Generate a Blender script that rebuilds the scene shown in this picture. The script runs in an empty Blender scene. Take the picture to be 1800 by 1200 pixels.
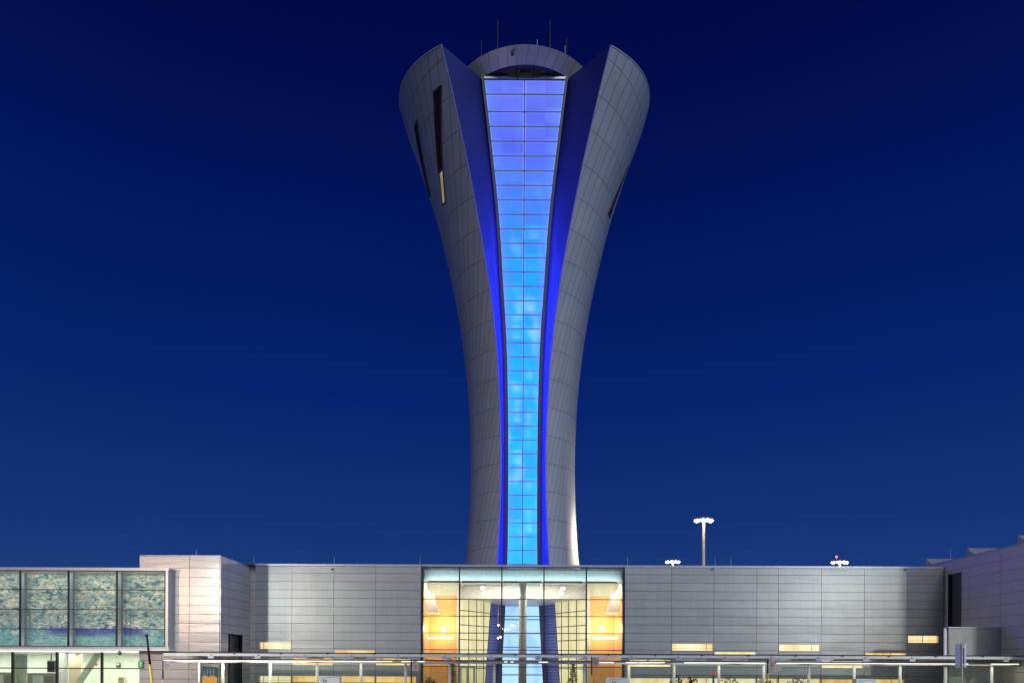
import bpy, bmesh, math, random
from mathutils import Vector, Matrix
random.seed(7)
R_ = math.radians
sc = bpy.context.scene
col = sc.collection
# ------------------------------------------------------------------ camera
S = 1200.0; H = 2.8; TH = R_(0.25)
cam_d = bpy.data.cameras.new('camera'); cam = bpy.data.objects.new('camera', cam_d); col.objects.link(cam)
cam_d.sensor_fit = 'HORIZONTAL'; cam_d.sensor_width = 36; cam_d.lens = 24; cam_d.shift_y = 565/1800
cam_d.clip_end = 5000; cam_d.clip_start = .1
ct, st = math.cos(TH), math.sin(TH)
m = Matrix(((ct, -st, 0, 0), (0, 0, -1, 0), (st, ct, 0, H), (0, 0, 0, 1)))
cam.matrix_world = m
sc.camera = cam
# ------------------------------------------------------------------ dusk sky
w = bpy.data.worlds.new('World'); sc.world = w; w.use_nodes = True
nt = w.node_tree; N = nt.nodes; L = nt.links
bg = N['Background']
tc = N.new('ShaderNodeTexCoord'); sx = N.new('ShaderNodeSeparateXYZ'); rp = N.new('ShaderNodeValToRGB')
L.new(tc.outputs['Generated'], sx.inputs[0]); L.new(sx.outputs['Z'], rp.inputs[0])
cr = rp.color_ramp
sky = [(0.0, (.028, .062, .20)), (.12, (.0115, .043, .19)), (.2, (.0065, .031, .178)), (.36, (.0015, .0165, .150)),
       (.52, (.0006, .0085, .108)), (.66, (.0004, .0034, .062)), (.78, (.0004, .0020, .046)), (1., (.0004, .0016, .036))]
while len(cr.elements) < len(sky): cr.elements.new(.5)
for e, (p, c) in zip(cr.elements, sky): e.position = p; e.color = (*c, 1)
sn = N.new('ShaderNodeTexNoise'); sn.inputs['Scale'].default_value = 2.2; sn.inputs['Detail'].default_value = 4
L.new(tc.outputs['Generated'], sn.inputs['Vector'])
sm = N.new('ShaderNodeMapRange'); sm.inputs[3].default_value = .9; sm.inputs[4].default_value = 1.1
L.new(sn.outputs[0], sm.inputs[0])
mxs = N.new('ShaderNodeVectorMath'); mxs.operation = 'SCALE'
L.new(rp.outputs[0], mxs.inputs[0]); L.new(sm.outputs[0], mxs.inputs['Scale'])
# afterglow of the sunset, behind the viewer and to the right
dt = N.new('ShaderNodeVectorMath'); dt.operation = 'DOT_PRODUCT'; dt.inputs[1].default_value = Vector((.80, -.60, .20)).normalized()
L.new(tc.outputs['Generated'], dt.inputs[0])
gm = N.new('ShaderNodeMapRange'); gm.interpolation_type = 'SMOOTHSTEP'; gm.inputs[1].default_value = .25; gm.inputs[2].default_value = 1.0
L.new(dt.outputs['Value'], gm.inputs[0])
gs = N.new('ShaderNodeVectorMath'); gs.operation = 'SCALE'; gs.inputs[0].default_value = (.30, .39, .56); L.new(gm.outputs[0], gs.inputs['Scale'])
ga = N.new('ShaderNodeVectorMath'); ga.operation = 'ADD'; L.new(mxs.outputs[0], ga.inputs[0]); L.new(gs.outputs[0], ga.inputs[1])
L.new(ga.outputs[0], bg.inputs[0]); bg.inputs[1].default_value = 1.0
# soft fill added in place of the surrounding glow, high behind the viewer
sd = bpy.data.lights.new('dusk_fill', 'SUN'); so = bpy.data.objects.new('dusk_fill', sd); col.objects.link(so)
sd.energy = .85; sd.angle = R_(20); sd.color = (1., .97, .93)
so.rotation_euler = Vector((-.16, .70, -.62)).to_track_quat('-Z', 'Y').to_euler()
sc.view_settings.view_transform = 'Standard'; sc.view_settings.look = 'None'
sc.view_settings.exposure = 0; sc.view_settings.gamma = 1
sc.cycles.use_denoising = True
sc.cycles.max_bounces = 6; sc.cycles.transparent_max_bounces = 24
sc.cycles.sample_clamp_indirect = 8

# ------------------------------------------------------------------ helpers
def ray(px, py):
    a = (px-900)/S; b = (1165-py)/S
    return a*ct - b*st, a*st + b*ct
def W(px, py, Y):
    u, v = ray(px, py)
    return Vector((u*Y, Y, H+v*Y))
def X(px, Y, py=1165): return W(px, py, Y).x
def Z(px, py, Y): return W(px, py, Y).z

class MB:
    def __init__(s): s.bm = bmesh.new(); s.uv = s.bm.loops.layers.uv.new('UVMap'); s.mi = 0
    def face(s, pts, uvs=None, mi=None):
        f = s.bm.faces.new([s.bm.verts.new(p) for p in pts]); f.material_index = s.mi if mi is None else mi
        if uvs:
            for l, q in zip(f.loops, uvs): l[s.uv].uv = q
        return f
    def box(s, x0, x1, y0, y1, z0, z1, mi=None):
        return s.hexa([(x0, y0, z0), (x1, y0, z0), (x1, y1, z0), (x0, y1, z0)], [(x0, y0, z1), (x1, y0, z1), (x1, y1, z1), (x0, y1, z1)], mi)
    def hexa(s, lo, hi, mi=None):
        v = [s.bm.verts.new(p) for p in lo] + [s.bm.verts.new(p) for p in hi]
        for q in ((3, 2, 1, 0), (4, 5, 6, 7), (0, 1, 5, 4), (1, 2, 6, 5), (2, 3, 7, 6), (3, 0, 4, 7)):
            f = s.bm.faces.new([v[i] for i in q]); f.material_index = s.mi if mi is None else mi
    def prism(s, poly, d):                      # polygon (world points) extruded by vector d
        d = Vector(d); a = [s.bm.verts.new(p) for p in poly]; b = [s.bm.verts.new(Vector(p)+d) for p in poly]; n = len(poly)
        for q in (list(reversed(a)), b): s.bm.faces.new(q).material_index = s.mi
        for i in range(n): s.bm.faces.new([a[i], a[(i+1) % n], b[(i+1) % n], b[i]]).material_index = s.mi
    def tube(s, p, q, r, r2=None, n=10, cap=True):
        p = Vector(p); q = Vector(q); r2 = r if r2 is None else r2; d = (q-p).normalized()
        a = d.orthogonal().normalized(); b = d.cross(a)
        A = [s.bm.verts.new(p+(a*math.cos(t)+b*math.sin(t))*r) for t in [2*math.pi*i/n for i in range(n)]]
        B = [s.bm.verts.new(q+(a*math.cos(t)+b*math.sin(t))*r2) for t in [2*math.pi*i/n for i in range(n)]]
        for i in range(n):
            f = s.bm.faces.new([A[i], A[(i+1) % n], B[(i+1) % n], B[i]]); f.smooth = True; f.material_index = s.mi
        if cap: s.bm.faces.new(A[::-1]).material_index = s.mi; s.bm.faces.new(B).material_index = s.mi
    def ball(s, c, r, sz=1, n=12):
        k = bmesh.ops.create_uvsphere(s.bm, u_segments=n, v_segments=max(6, n//2), radius=r)
        for v in k['verts']: v.co = Vector((v.co.x, v.co.y, v.co.z*sz))+Vector(c)
        for v in k['verts']:
            for f in v.link_faces: f.smooth = True; f.material_index = s.mi
    def build(s, name, mats, parent=None, bevel=0, recalc=True):
        if recalc: bmesh.ops.recalc_face_normals(s.bm, faces=s.bm.faces)
        me = bpy.data.meshes.new(name); s.bm.to_mesh(me); s.bm.free()
        o = bpy.data.objects.new(name, me); col.objects.link(o)
        for q in (mats if isinstance(mats, (list, tuple)) else [mats]): me.materials.append(q)
        if parent: o.parent = parent; o.matrix_parent_inverse = Matrix.Translation(-parent.location)
        if bevel:
            b = o.modifiers.new('bevel', 'BEVEL'); b.width = bevel; b.segments = 2; b.limit_method = 'ANGLE'
        return o
def tag(o, label=None, cat=None, group=None, kind=None):
    for k, v in (('label', label), ('category', cat), ('group', group), ('kind', kind)):
        if v: o[k] = v
    return o
def thing(name, label, cat, loc=(0, 0, 0), group=None):
    o = bpy.data.objects.new(name, None); col.objects.link(o); o.location = loc; o.empty_display_size = .3
    return tag(o, label, cat, group)
def dup(root, delta, label=None):
    r = root.copy(); col.objects.link(r); r.location = root.location + Vector(delta)
    if label: r['label'] = label
    for ch in [c for c in bpy.data.objects if c.parent == root]:
        c = ch.copy(); col.objects.link(c); c.parent = r
        for g in [q for q in bpy.data.objects if q.parent == ch]:
            k = g.copy(); col.objects.link(k); k.parent = c
    return r
def lamp(kind, name, loc, watt, colr, parent=None, size=.3, aim=None, sizey=None, spot=None, blend=.4):
    d = bpy.data.lights.new(name, kind); d.energy = watt; d.color = colr
    if kind == 'AREA':
        d.size = size
        if sizey: d.shape = 'RECTANGLE'; d.size_y = sizey
    else: d.shadow_soft_size = size
    if kind == 'SPOT': d.spot_size = R_(spot or 120); d.spot_blend = blend
    o = bpy.data.objects.new(name, d); col.objects.link(o); o.location = loc
    if aim is not None: o.rotation_euler = Vector(aim).to_track_quat('-Z', 'Y').to_euler()
    if parent: o.parent = parent; o.matrix_parent_inverse = Matrix.Translation(-parent.location)
    return o

# ------------------------------------------------------------------ materials
class NT:
    def __init__(s, name):
        s.m = bpy.data.materials.new(name); s.m.use_nodes = True; s.t = s.m.node_tree; s.n = s.t.nodes
        s.b = s.n['Principled BSDF']; s.out = s.n['Material Output']
    def node(s, ty, **kw):
        n = s.n.new(ty)
        for k, v in kw.items():
            if hasattr(n, k): setattr(n, k, v)
            else: n.inputs[k.replace('_', ' ')].default_value = v
        return n
    def link(s, a, b): s.t.links.new(a, b)
    def math(s, op, a, b=None, c=None):
        n = s.n.new('ShaderNodeMath'); n.operation = op
        for i, q in enumerate((a, b, c)):
            if q is None: continue
            if isinstance(q, (int, float)): n.inputs[i].default_value = q
            else: s.link(q, n.inputs[i])
        return n.outputs[0]
    def mix(s, f, a, b, blend='MIX'):
        n = s.n.new('ShaderNodeMix'); n.data_type = 'RGBA'; n.blend_type = blend
        for i, q in ((0, f), (6, a), (7, b)):
            if isinstance(q, (int, float)): n.inputs[i].default_value = q
            elif isinstance(q, tuple): n.inputs[i].default_value = (*q, 1)
            else: s.link(q, n.inputs[i])
        return n.outputs[2]
def mat(name, c, rough=.5, metal=0, var=.08, scale=3, bump=0, bscale=20, spec=.5, emit=None, es=1, stretch=(1, 1, 1)):
    t = NT(name); b = t.b
    b.inputs['Roughness'].default_value = rough; b.inputs['Metallic'].default_value = metal
    b.inputs['Specular IOR Level'].default_value = spec
    co = t.node('ShaderNodeTexCoord'); mp = t.node('ShaderNodeMapping'); mp.inputs['Scale'].default_value = stretch
    t.link(co.outputs['Object'], mp.inputs[0])
    n = t.node('ShaderNodeTexNoise'); n.inputs['Scale'].default_value = scale; n.inputs['Detail'].default_value = 5
    t.link(mp.outputs[0], n.inputs['Vector'])
    k = t.node('ShaderNodeMapRange'); k.inputs[1].default_value = .3; k.inputs[2].default_value = .7
    k.inputs[3].default_value = 1-var; k.inputs[4].default_value = 1+var; t.link(n.outputs[0], k.inputs[0])
    v = t.node('ShaderNodeVectorMath', operation='SCALE'); v.inputs[0].default_value = c; t.link(k.outputs[0], v.inputs['Scale'])
    t.link(v.outputs[0], b.inputs['Base Color'])
    if bump:
        n2 = t.node('ShaderNodeTexNoise'); n2.inputs['Scale'].default_value = bscale; n2.inputs['Detail'].default_value = 3
        t.link(mp.outputs[0], n2.inputs['Vector'])
        bm = t.node('ShaderNodeBump'); bm.inputs['Strength'].default_value = bump; bm.inputs['Distance'].default_value = .05
        t.link(n2.outputs[0], bm.inputs['Height']); t.link(bm.outputs[0], b.inputs['Normal'])
    if emit: b.inputs['Emission Color'].default_value = (*emit, 1); b.inputs['Emission Strength'].default_value = es
    return t.m
def emis(name, c, s): return mat(name, (.6, .6, .6), emit=c, es=s)
def glass_mat(name, tint=(.9, .95, .93), refl=.12, rough=.02):
    t = NT(name); t.n.remove(t.b)
    tr = t.node('ShaderNodeBsdfTransparent'); tr.inputs[0].default_value = (*tint, 1)
    gl = t.node('ShaderNodeBsdfGlossy'); gl.inputs['Roughness'].default_value = rough; gl.inputs[0].default_value = (1, 1, 1, 1)
    fr = t.node('ShaderNodeFresnel'); fr.inputs[0].default_value = 1.5
    f = t.math('MULTIPLY_ADD', fr.outputs[0], .9, refl-.04)
    mx = t.node('ShaderNodeMixShader'); t.link(f, mx.inputs[0]); t.link(tr.outputs[0], mx.inputs[1]); t.link(gl.outputs[0], mx.inputs[2])
    t.link(mx.outputs[0], t.out.inputs[0])
    return t.m
def panel_metal(name, c, rough=.42, metal=.5, var=.05):
    # painted metal cassette: value shift per panel (uv holds a random pair), faint streaks and oil-canning bump
    t = NT(name); b = t.b
    co = t.node('ShaderNodeTexCoord')
    wn = t.node('ShaderNodeTexWhiteNoise'); wn.noise_dimensions = '2D'; t.link(co.outputs['UV'], wn.inputs['Vector'])
    n = t.node('ShaderNodeTexNoise'); n.inputs['Scale'].default_value = .8; n.inputs['Detail'].default_value = 6
    t.link(co.outputs['Object'], n.inputs['Vector'])
    mp = t.node('ShaderNodeMapping'); mp.inputs['Scale'].default_value = (5, 5, .35); t.link(co.outputs['Object'], mp.inputs[0])
    ns = t.node('ShaderNodeTexNoise'); ns.inputs['Scale'].default_value = 1; ns.inputs['Detail'].default_value = 4; t.link(mp.outputs[0], ns.inputs['Vector'])
    a = t.math('MULTIPLY_ADD', wn.outputs['Value'], var*1.6, 1-var*.8)
    a = t.math('MULTIPLY', a, t.math('MULTIPLY_ADD', n.outputs[0], .22, .89))
    a = t.math('MULTIPLY', a, t.math('MULTIPLY_ADD', ns.outputs[0], .16, .92))
    v = t.node('ShaderNodeVectorMath', operation='SCALE'); v.inputs[0].default_value = c; t.link(a, v.inputs['Scale'])
    t.link(v.outputs[0], b.inputs['Base Color'])
    b.inputs['Roughness'].default_value = rough; b.inputs['Metallic'].default_value = metal
    m2 = t.node('ShaderNodeMapping'); m2.inputs['Scale'].default_value = (.45, .45, 1.9); t.link(co.outputs['Object'], m2.inputs[0])
    n2 = t.node('ShaderNodeTexNoise'); n2.inputs['Scale'].default_value = 1.; n2.inputs['Detail'].default_value = 2
    t.link(m2.outputs[0], n2.inputs['Vector'])
    bp = t.node('ShaderNodeBump'); bp.inputs['Strength'].default_value = .38; bp.inputs['Distance'].default_value = .05
    t.link(n2.outputs[0], bp.inputs['Height']); t.link(bp.outputs[0], b.inputs['Normal'])
    return t.m

M = dict(
    grey=panel_metal('grey_panel', (.41, .42, .405)),
    hall=panel_metal('hall_panel', (.58, .57, .45), rough=.6, metal=.0),
    pale=panel_metal('pale_panel', (.50, .475, .455), rough=.30, metal=.25),
    cap=mat('parapet_metal', (.5, .52, .54), .4, .5),
    dark=mat('joint_black', (.02, .022, .025), .7),
    mull=mat('mullion_metal', (.035, .035, .04), .4, .5),
    frame=mat('window_frame_metal', (.55, .55, .53), .4, .4),
    white=mat('white_paint', (.78, .77, .74), .45),
    cream=mat('cream_plaster', (.72, .68, .62), .7),
    canopy=mat('canopy_steel', (.72, .73, .70), .35, .2),
    post=mat('post_paint', (.52, .52, .45), .5),
    bracket=mat('bracket_steel', (.5, .5, .56), .4, .5),
    rubber=mat('black_rubber', (.015, .015, .016), .6),
    roof=mat('roof_membrane', (.3, .3, .3), .8, var=.2),
    asphalt=mat('asphalt', (.05, .05, .052), .85, var=.25, scale=.6, bump=.3, bscale=60),
    ground=mat('apron_concrete', (.16, .155, .15), .85, var=.2, scale=.1),
    paving=mat('pavement_concrete', (.32, .31, .29), .8, var=.12, scale=1),
    kerb=mat('kerb_concrete', (.4, .39, .37), .8),
    line=mat('road_paint', (.75, .75, .72), .6),
    concrete=mat('painted_concrete', (.40, .40, .37), .75, var=.1, bump=.15, bscale=30),
    wood=mat('orange_wood', (.85, .47, .16), .4, var=.12, scale=2, stretch=(.4, 1, 6)),
    steelgreen=mat('grey_green_column', (.44, .46, .38), .5),
    lamp=emis('lamp_glow', (1, .88, .66), 14),
    spot=emis('spot_glow', (1, .95, .85), 12),
    tubeglow=emis('tube_glow', (1, .96, .84), 1.8),
    trough=emis('trough_glow', (1, .9, .7), 3),
    red=mat('red_glow', (.2, .01, .01), emit=(1, .05, .06), es=.8),
    beacon=emis('beacon_glow', (1, .12, .10), 2.0),
    polegrey=mat('galvanised_pole', (.55, .50, .40), .5, .1),
    yellow=mat('yellow_paint', (.75, .52, .03), .5),
    signback=mat('blue_grey_sign', (.62, .66, .95), .4),
    signgrey=mat('sign_grey', (.42, .38, .40), .5),
    signpink=mat('sign_pink', (.62, .45, .42), .5),
    signred=mat('sign_red', (.55, .10, .10), .5),
    signink=mat('sign_ink', (.10, .09, .10), .6),
    greenbox=mat('green_cabinet', (.05, .36, .10), .4),
    teal=mat('banner_teal', (.025, .10, .095), .5),
    orange=mat('banner_orange', (.80, .38, .06), .5),
    mauve=mat('banner_mauve', (.28, .26, .30), .5),
    kiosk=mat('kiosk_white', (.74, .78, .74), .4),
    lobbygreen=mat('lobby_green', (.40, .47, .36), .6),
    lobbypale=mat('lobby_wall', (.66, .70, .60), .6),
    lobbytan=mat('lobby_tan', (.62, .52, .38), .6),
    lobbydark=mat('lobby_cabinet', (.20, .22, .15), .5),
    leaf=mat('leaf', (.045, .075, .02), .6, var=.4, scale=8),
    leafred=mat('leaf_copper', (.30, .13, .07), .6, var=.4, scale=8),
    bark=mat('bark', (.08, .05, .03), .8, var=.2),
    pot=mat('plant_pot', (.12, .05, .045), .6),
    slateglass=mat('slate_glass', (.07, .085, .07), .12, spec=.8),
    tealpost=mat('mural_post_paint', (.16, .19, .20), .6),
    shadepanel=mat('shade_panel_dark', (.085, .088, .10), .5),
    tealpale=mat('teal_plaster', (.60, .74, .73), .6),
    glass=glass_mat('clear_glass', (.97, .985, .975), .05),
    glassdark=glass_mat('tinted_glass', (.45, .55, .50), .16),
    shelter=glass_mat('shelter_glass', (.90, .94, .91), .07, .03),
)
def lit_window(name, base, hot, s, sx=.9):
    t = NT(name); co = t.node('ShaderNodeTexCoord')
    mp = t.node('ShaderNodeMapping'); mp.inputs['Scale'].default_value = (sx, 1, .25); t.link(co.outputs['Object'], mp.inputs[0])
    n = t.node('ShaderNodeTexNoise'); n.inputs['Scale'].default_value = 1.6; n.inputs['Detail'].default_value = 2; t.link(mp.outputs[0], n.inputs['Vector'])
    r = t.node('ShaderNodeMapRange'); r.inputs[1].default_value = .35; r.inputs[2].default_value = .62; t.link(n.outputs[0], r.inputs[0])
    c = t.mix(r.outputs[0], base, hot)
    t.link(c, t.b.inputs['Emission Color']); t.b.inputs['Emission Strength'].default_value = s
    t.b.inputs['Base Color'].default_value = (.3, .25, .15, 1); t.b.inputs['Roughness'].default_value = .15
    return t.m
M['warm'] = lit_window('lit_window_amber', (.80, .42, .09), (1., .68, .24), 1.05)
M['warmpale'] = lit_window('lit_window_cream', (.95, .66, .26), (1., .90, .58), 1.0)
M['lantern'] = lit_window('lantern_cream', (.70, .66, .33), (.90, .82, .46), .86, .3)

# ------------------------------------------------------------------ ground
def struct(name, o): o.name = name; return tag(o, kind='structure')
g = MB(); g.face([(-2500, -2500, -.16), (2500, -2500, -.16), (2500, 2500, -.16), (-2500, 2500, -.16)]); struct('ground', g.build('ground', M['ground']))
g = MB(); g.face([(-200, 18, -.15), (200, 18, -.15), (200, 38, -.15), (-200, 38, -.15)]); struct('road', g.build('road', M['asphalt']))
g = MB(); g.box(-200, 200, 38.2, 49.6, -.155, 0); struct('pavement', g.build('pavement', M['paving']))
g = MB(); g.box(-200, 200, 38., 38.2, -.155, .005); struct('kerb', g.build('kerb', M['kerb']))
g = MB(); g.box(-200, 200, 2, 18, -.155, 0); struct('near_pavement', g.build('near_pavement', M['paving']))
g = MB()
for i in range(-30, 31): g.box(i*5-1.2, i*5+1.2, 27.9, 28.05, -.149, -.144)
g.box(-200, 200, 37.5, 37.62, -.149, -.144); struct('road_markings', g.build('road_markings', M['line']))

# ------------------------------------------------------------------ cladding
def split(r, holes):
    out = [r]
    for h in holes:
        nx = []
        for a in out:
            x0, x1, z0, z1 = a
            if h[0] >= x1-1e-4 or h[1] <= x0+1e-4 or h[2] >= z1-1e-4 or h[3] <= z0+1e-4: nx.append(a); continue
            if h[0] > x0+.02: nx.append((x0, h[0], z0, z1))
            if h[1] < x1-.02: nx.append((h[1], x1, z0, z1))
            a0, a1 = max(x0, h[0]), min(x1, h[1])
            if h[2] > z0+.02: nx.append((a0, a1, z0, h[2]))
            if h[3] < z1-.02: nx.append((a0, a1, h[3], z1))
        out = nx
    return out
def cladding(mb, o, u, n, xs, zs, holes=(), gap=.012, th=.05, jit=.004):
    # panels on the plane through o, horizontal axis u, outward normal n; back sheet th behind
    o = Vector(o); u = Vector(u); n = Vector(n)
    P = lambda a, z, d: o + u*a + Vector((0, 0, z)) + n*d
    for i in range(len(xs)-1):
        for k in range(len(zs)-1):
            for (x0, x1, z0, z1) in split((xs[i], xs[i+1], zs[k], zs[k+1]), holes):
                x0 += gap; x1 -= gap; z0 += gap; z1 -= gap
                if x1-x0 < .02 or z1-z0 < .02: continue
                t = random.uniform(-jit, jit); t2 = random.uniform(-jit, jit)*.4; uv = (random.random(), random.random())
                f = [P(x0, z0, th-t-t2), P(x1, z0, th-t+t2), P(x1, z1, th+t+t2), P(x0, z1, th+t-t2)]
                b = [P(x0, z0, 0), P(x1, z0, 0), P(x1, z1, 0), P(x0, z1, 0)]
                mb.face(f, [uv]*4, 0)
                for q in range(4): mb.face([b[q], b[(q+1) % 4], f[(q+1) % 4], f[q]], [uv]*4, 0)
    for (x0, x1, z0, z1) in split((xs[0], xs[-1], zs[0], zs[-1]), holes):
        mb.face([P(x0, z0, .002), P(x1, z0, .002), P(x1, z1, .002), P(x0, z1, .002)], None, 1)

F = 49.8
def fx(px): return X(px, F, 1070)
def rod(px, pyb, pyt, Y, parent):
    b = MB(); a = W(px, pyb, Y); t = W(px, pyt, Y); b.tube((a.x, a.y, a.z-.25), (a.x, a.y, t.z), .016, .010, 6); b.tube((a.x, a.y, a.z-.28), (a.x, a.y, a.z-.1), .04, .04, 6)
    return b.build('lightning_rod', M['cap'], parent)

def window(parent, hole, y0, mt, fr='frame', bars=(), depth=.22, lip=.035):
    x0, x1, z0, z1 = hole
    f = MB()
    t = .045
    f.box(x0, x1, y0-lip, y0+depth, z1-t, z1); f.box(x0, x1, y0-lip, y0+depth, z0, z0+t)
    f.box(x0, x0+t, y0-lip, y0+depth, z0+t, z1-t); f.box(x1-t, x1, y0-lip, y0+depth, z0+t, z1-t)
    for b in bars: f.box(b-.02, b+.02, y0+.02, y0+.06, z0+t, z1-t)
    if mt is M['warmpale']: f.box(x0+t, x1-t, y0+.12, y0+.15, z0+(z1-z0)*.32, z0+(z1-z0)*.36)
    o = f.build('window', M[fr], parent)
    p = MB(); p.box(x0+t, x1-t, y0+depth-.03, y0+depth, z0+t, z1-t); p.build('pane', mt, o)
    return o
TOPZ = H+7.0
rows = [TOPZ-.50-.61*i for i in range(0, 17)]; rows = [TOPZ] + rows
rows = [z for z in rows if z > .1] + [.02]
zsF = rows[::-1]
def wz(px, py): return Z(px, py, F)
conn = thing('connector_building', 'long grey metal panelled building with narrow lit slot windows beneath the tower', 'building', (0, F+3, 0))
def wing(pxs, wins, name):
    xs = [fx(p) for p in pxs]
    holes = [(fx(a)+.012, fx(b)-.012, wz(a, y1), wz(a, y0)) for (a, b, y0, y1, k, br) in wins]
    mb = MB(); cladding(mb, (0, F, 0), (1, 0, 0), (0, -1, 0), xs, zsF, holes)
    mb.build('wall_cladding', [M['grey'], M['dark']], conn)
    for h, (a, b, y0, y1, k, br) in zip(holes, wins): window(conn, h, F-.05, M[k], bars=[fx(q) for q in br])
    b = MB(); x0, x1 = xs[0], xs[-1]
    b.box(x0, x1, F-.09, F+.35, TOPZ+.012, TOPZ+.16); b.build('parapet', M['cap'], conn)
    b = MB(); b.box(x0, x1, F+.35, F+9, TOPZ-.45, TOPZ-.3); b.box(x0, x1, F+8.8, F+9, 0, TOPZ-.45); b.box(x0, x0+.15, F+.4, F+8.8, 0, TOPZ-.45); b.box(x1-.15, x1, F+.4, F+8.8, 0, TOPZ-.45)
    b.build('roof', M['roof'], conn)
wing([449, 513.5, 587, 660.5, 740],
     [(456, 513.5, 1127, 1140.5, 'warmpale', (464,)), (587, 660.5, 1141, 1151, 'warm', ()),
      (513.5, 587, 1155, 1168.5, 'warm', ()), (660.5, 722, 1155.5, 1169, 'warm', ()),
      (456, 513.5, 1186, 1199, 'warmpale', (464, 490)), (513.5, 587, 1186, 1198.5, 'warm', ()), (587, 660.5, 1186.5, 1199, 'warm', ()), (660.5, 733, 1187, 1199.5, 'warm', (727,))], 'left')
wing([1098, 1180, 1254.5, 1330, 1368, 1443, 1519, 1594, 1658],
     [(1180, 1254.5, 1129.5, 1143.5, 'warmpale', (1242,)), (1254.5, 1330, 1144, 1153, 'warmpale', ()), (1368, 1443, 1131, 1144, 'warmpale', (1427,)),
      (1519, 1594, 1146, 1155, 'warm', (1566,)), (1594, 1650, 1115.5, 1130, 'warmpale', (1622,)),
      (1106, 1180, 1158, 1171.5, 'warmpale', ()), (1443, 1519, 1160, 1174, 'warmpale', ()),
      (1106, 1180, 1190, 1215, 'warmpale', ()), (1180, 1254.5, 1190, 1215, 'warmpale', (1242,)), (1254.5, 1330, 1190.5, 1215, 'warmpale', ()), (1330, 1368, 1191, 1215, 'warmpale', ()),
      (1368, 1443, 1191, 1215, 'warmpale', ()), (1443, 1519, 1192, 1215, 'warm', ()), (1519, 1590, 1192, 1215, 'warm', (1567,))], 'right')
for px in (446.5, 587.5, 738.5, 1103, 1257, 1285): rod(px, 993.5, 978, F+.1, conn)
# narrow return strip in the corner beside the pale block
mb = MB(); cladding(mb, (0, F+.3, 0), (1, 0, 0), (0, -1, 0), [X(436, F+.3, 1070)+.02, fx(449)-.03], zsF); mb.build('corner_strip', [M['pale'], M['dark']], conn)
b = MB(); b.box(X(433, F, 995), fx(449)-.01, F-.12, F+.5, TOPZ+.012, TOPZ+.19); b.build('corner_cap', M['mull'], conn)
# security cameras under the parapet
for px in (584.5, 1253, 1592):
    p = W(px, 1000, F-.12); b = MB(); b.box(p.x-.03, p.x+.03, F-.16, F-.06, p.z+.02, p.z+.06); b.ball((p.x-.04, F-.18, p.z), .06, 1, 8); b.build('security_camera', M['rubber'], conn)

# ------------------------------------------------------------------ pale block and mural pavilion at the left
PB = 45.0
pale = thing('pale_block', 'pale pinkish panelled block taller than its neighbours, beside the mural glass box', 'building', (X(320, PB), PB+2, 0))
px0, px1 = X(246, PB, 1000), X(387, PB, 1000)
ptop = Z(387, 978, PB); zs = [ptop-.76-.6075*i for i in range(0, 16)]; zs = [.02] + [z for z in zs[::-1] if z > .15] + [ptop]
mb = MB(); cladding(mb, (0, PB, 0), (1, 0, 0), (0, -1, 0), [px0, X(333.4, PB, 1000), px1], zs, [(px0-.5, X(294.5, 44.25, 1070)+.04, Z(150, 1141, 44.25), Z(150, 999, 44.25))])
dz1 = H + (1163-1115)/S*47.5; dy0, dy1 = PB+1.2, F-1.05
cladding(mb, (px1, PB, 0), (0, 1, 0), (1, 0, 0), [0, 1.2, F-PB+.2], zs, [(1.2, dy1-PB, .02, dz1)])
mb.build('wall_cladding', [M['pale'], M['dark']], pale)
b = MB(); b.box(px0, px1+.06, PB-.06, F+4, ptop+.012, ptop+.07); b.build('roof', M['cap'], pale)
b = MB(); b.box(px1-.35, px1-.3, dy0-.1, dy1+1.0, .02, dz1+.3); b.build('side_window', M['slateglass'], pale)
b = MB(); b.box(px1-1.5, px1-1.45, dy0-.3, dy1+.3, .02, dz1+.2); b.build('side_window_lining', M['lobbydark'], pale)
b = MB()
for y in (dy0, (dy0*.6+dy1*.4), dy1): b.box(px1-.38, px1-.24, y-.035, y+.035, .02, dz1)
b.box(px1-.38, px1-.24, dy0, dy1, dz1-.06, dz1); b.box(px1-.36, px1-.25, dy0, dy1, dz1-.78, dz1-.73); b.build('side_window_frame', M['mull'], pale)
rod(345, 977.5, 965, PB+1.2, pale)

MU = 44.25
mur = thing('mural_pavilion', 'cantilevered glass box showing a blue green mural above a glazed lobby', 'building', (X(100, MU), MU+2, 0))
mx1 = X(294.5, MU, 1070); mx0 = X(-420, MU, 1070)
zt, zb = Z(150, 997, MU), Z(150, 1142.5, MU)
def mz(y): return Z(150, y, MU)
b = MB(); b.box(mx0, mx1+.10, MU-.04, MU+7, mz(1002), zt); b.box(mx0, mx1+.10, MU-.04, MU+7, mz(1139.6), mz(1136)); b.box(mx1-.12, mx1+.05, MU-.03, MU+7, mz(1136), mz(1002)); b.build('frame', M['cap'], mur)
b = MB(); b.box(mx0, mx1+.16, MU-.10, MU+7, zb, mz(1139.7)); b.build('soffit_edge', M['white'], mur)
b = MB()
for px in (-305, -220, -135, -50, 34.5, 119.5, 204.5, 290): x = X(px, MU, 1070); b.box(x-.03, x+.03, MU-.02, MU+.12, mz(1136), mz(1002))
for py in (1003, 1036, 1070.5, 1105, 1135.3): b.box(mx0, mx1-.1, MU-.025, MU+.10, mz(py)-.024, mz(py)+.024)
b.build('mullions', M['mull'], mur)
b = MB(); b.box(mx0, mx1-.12, MU+.03, MU+.05, mz(1135), mz(1003)); b.build('glass', M['glass'], mur)
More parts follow.
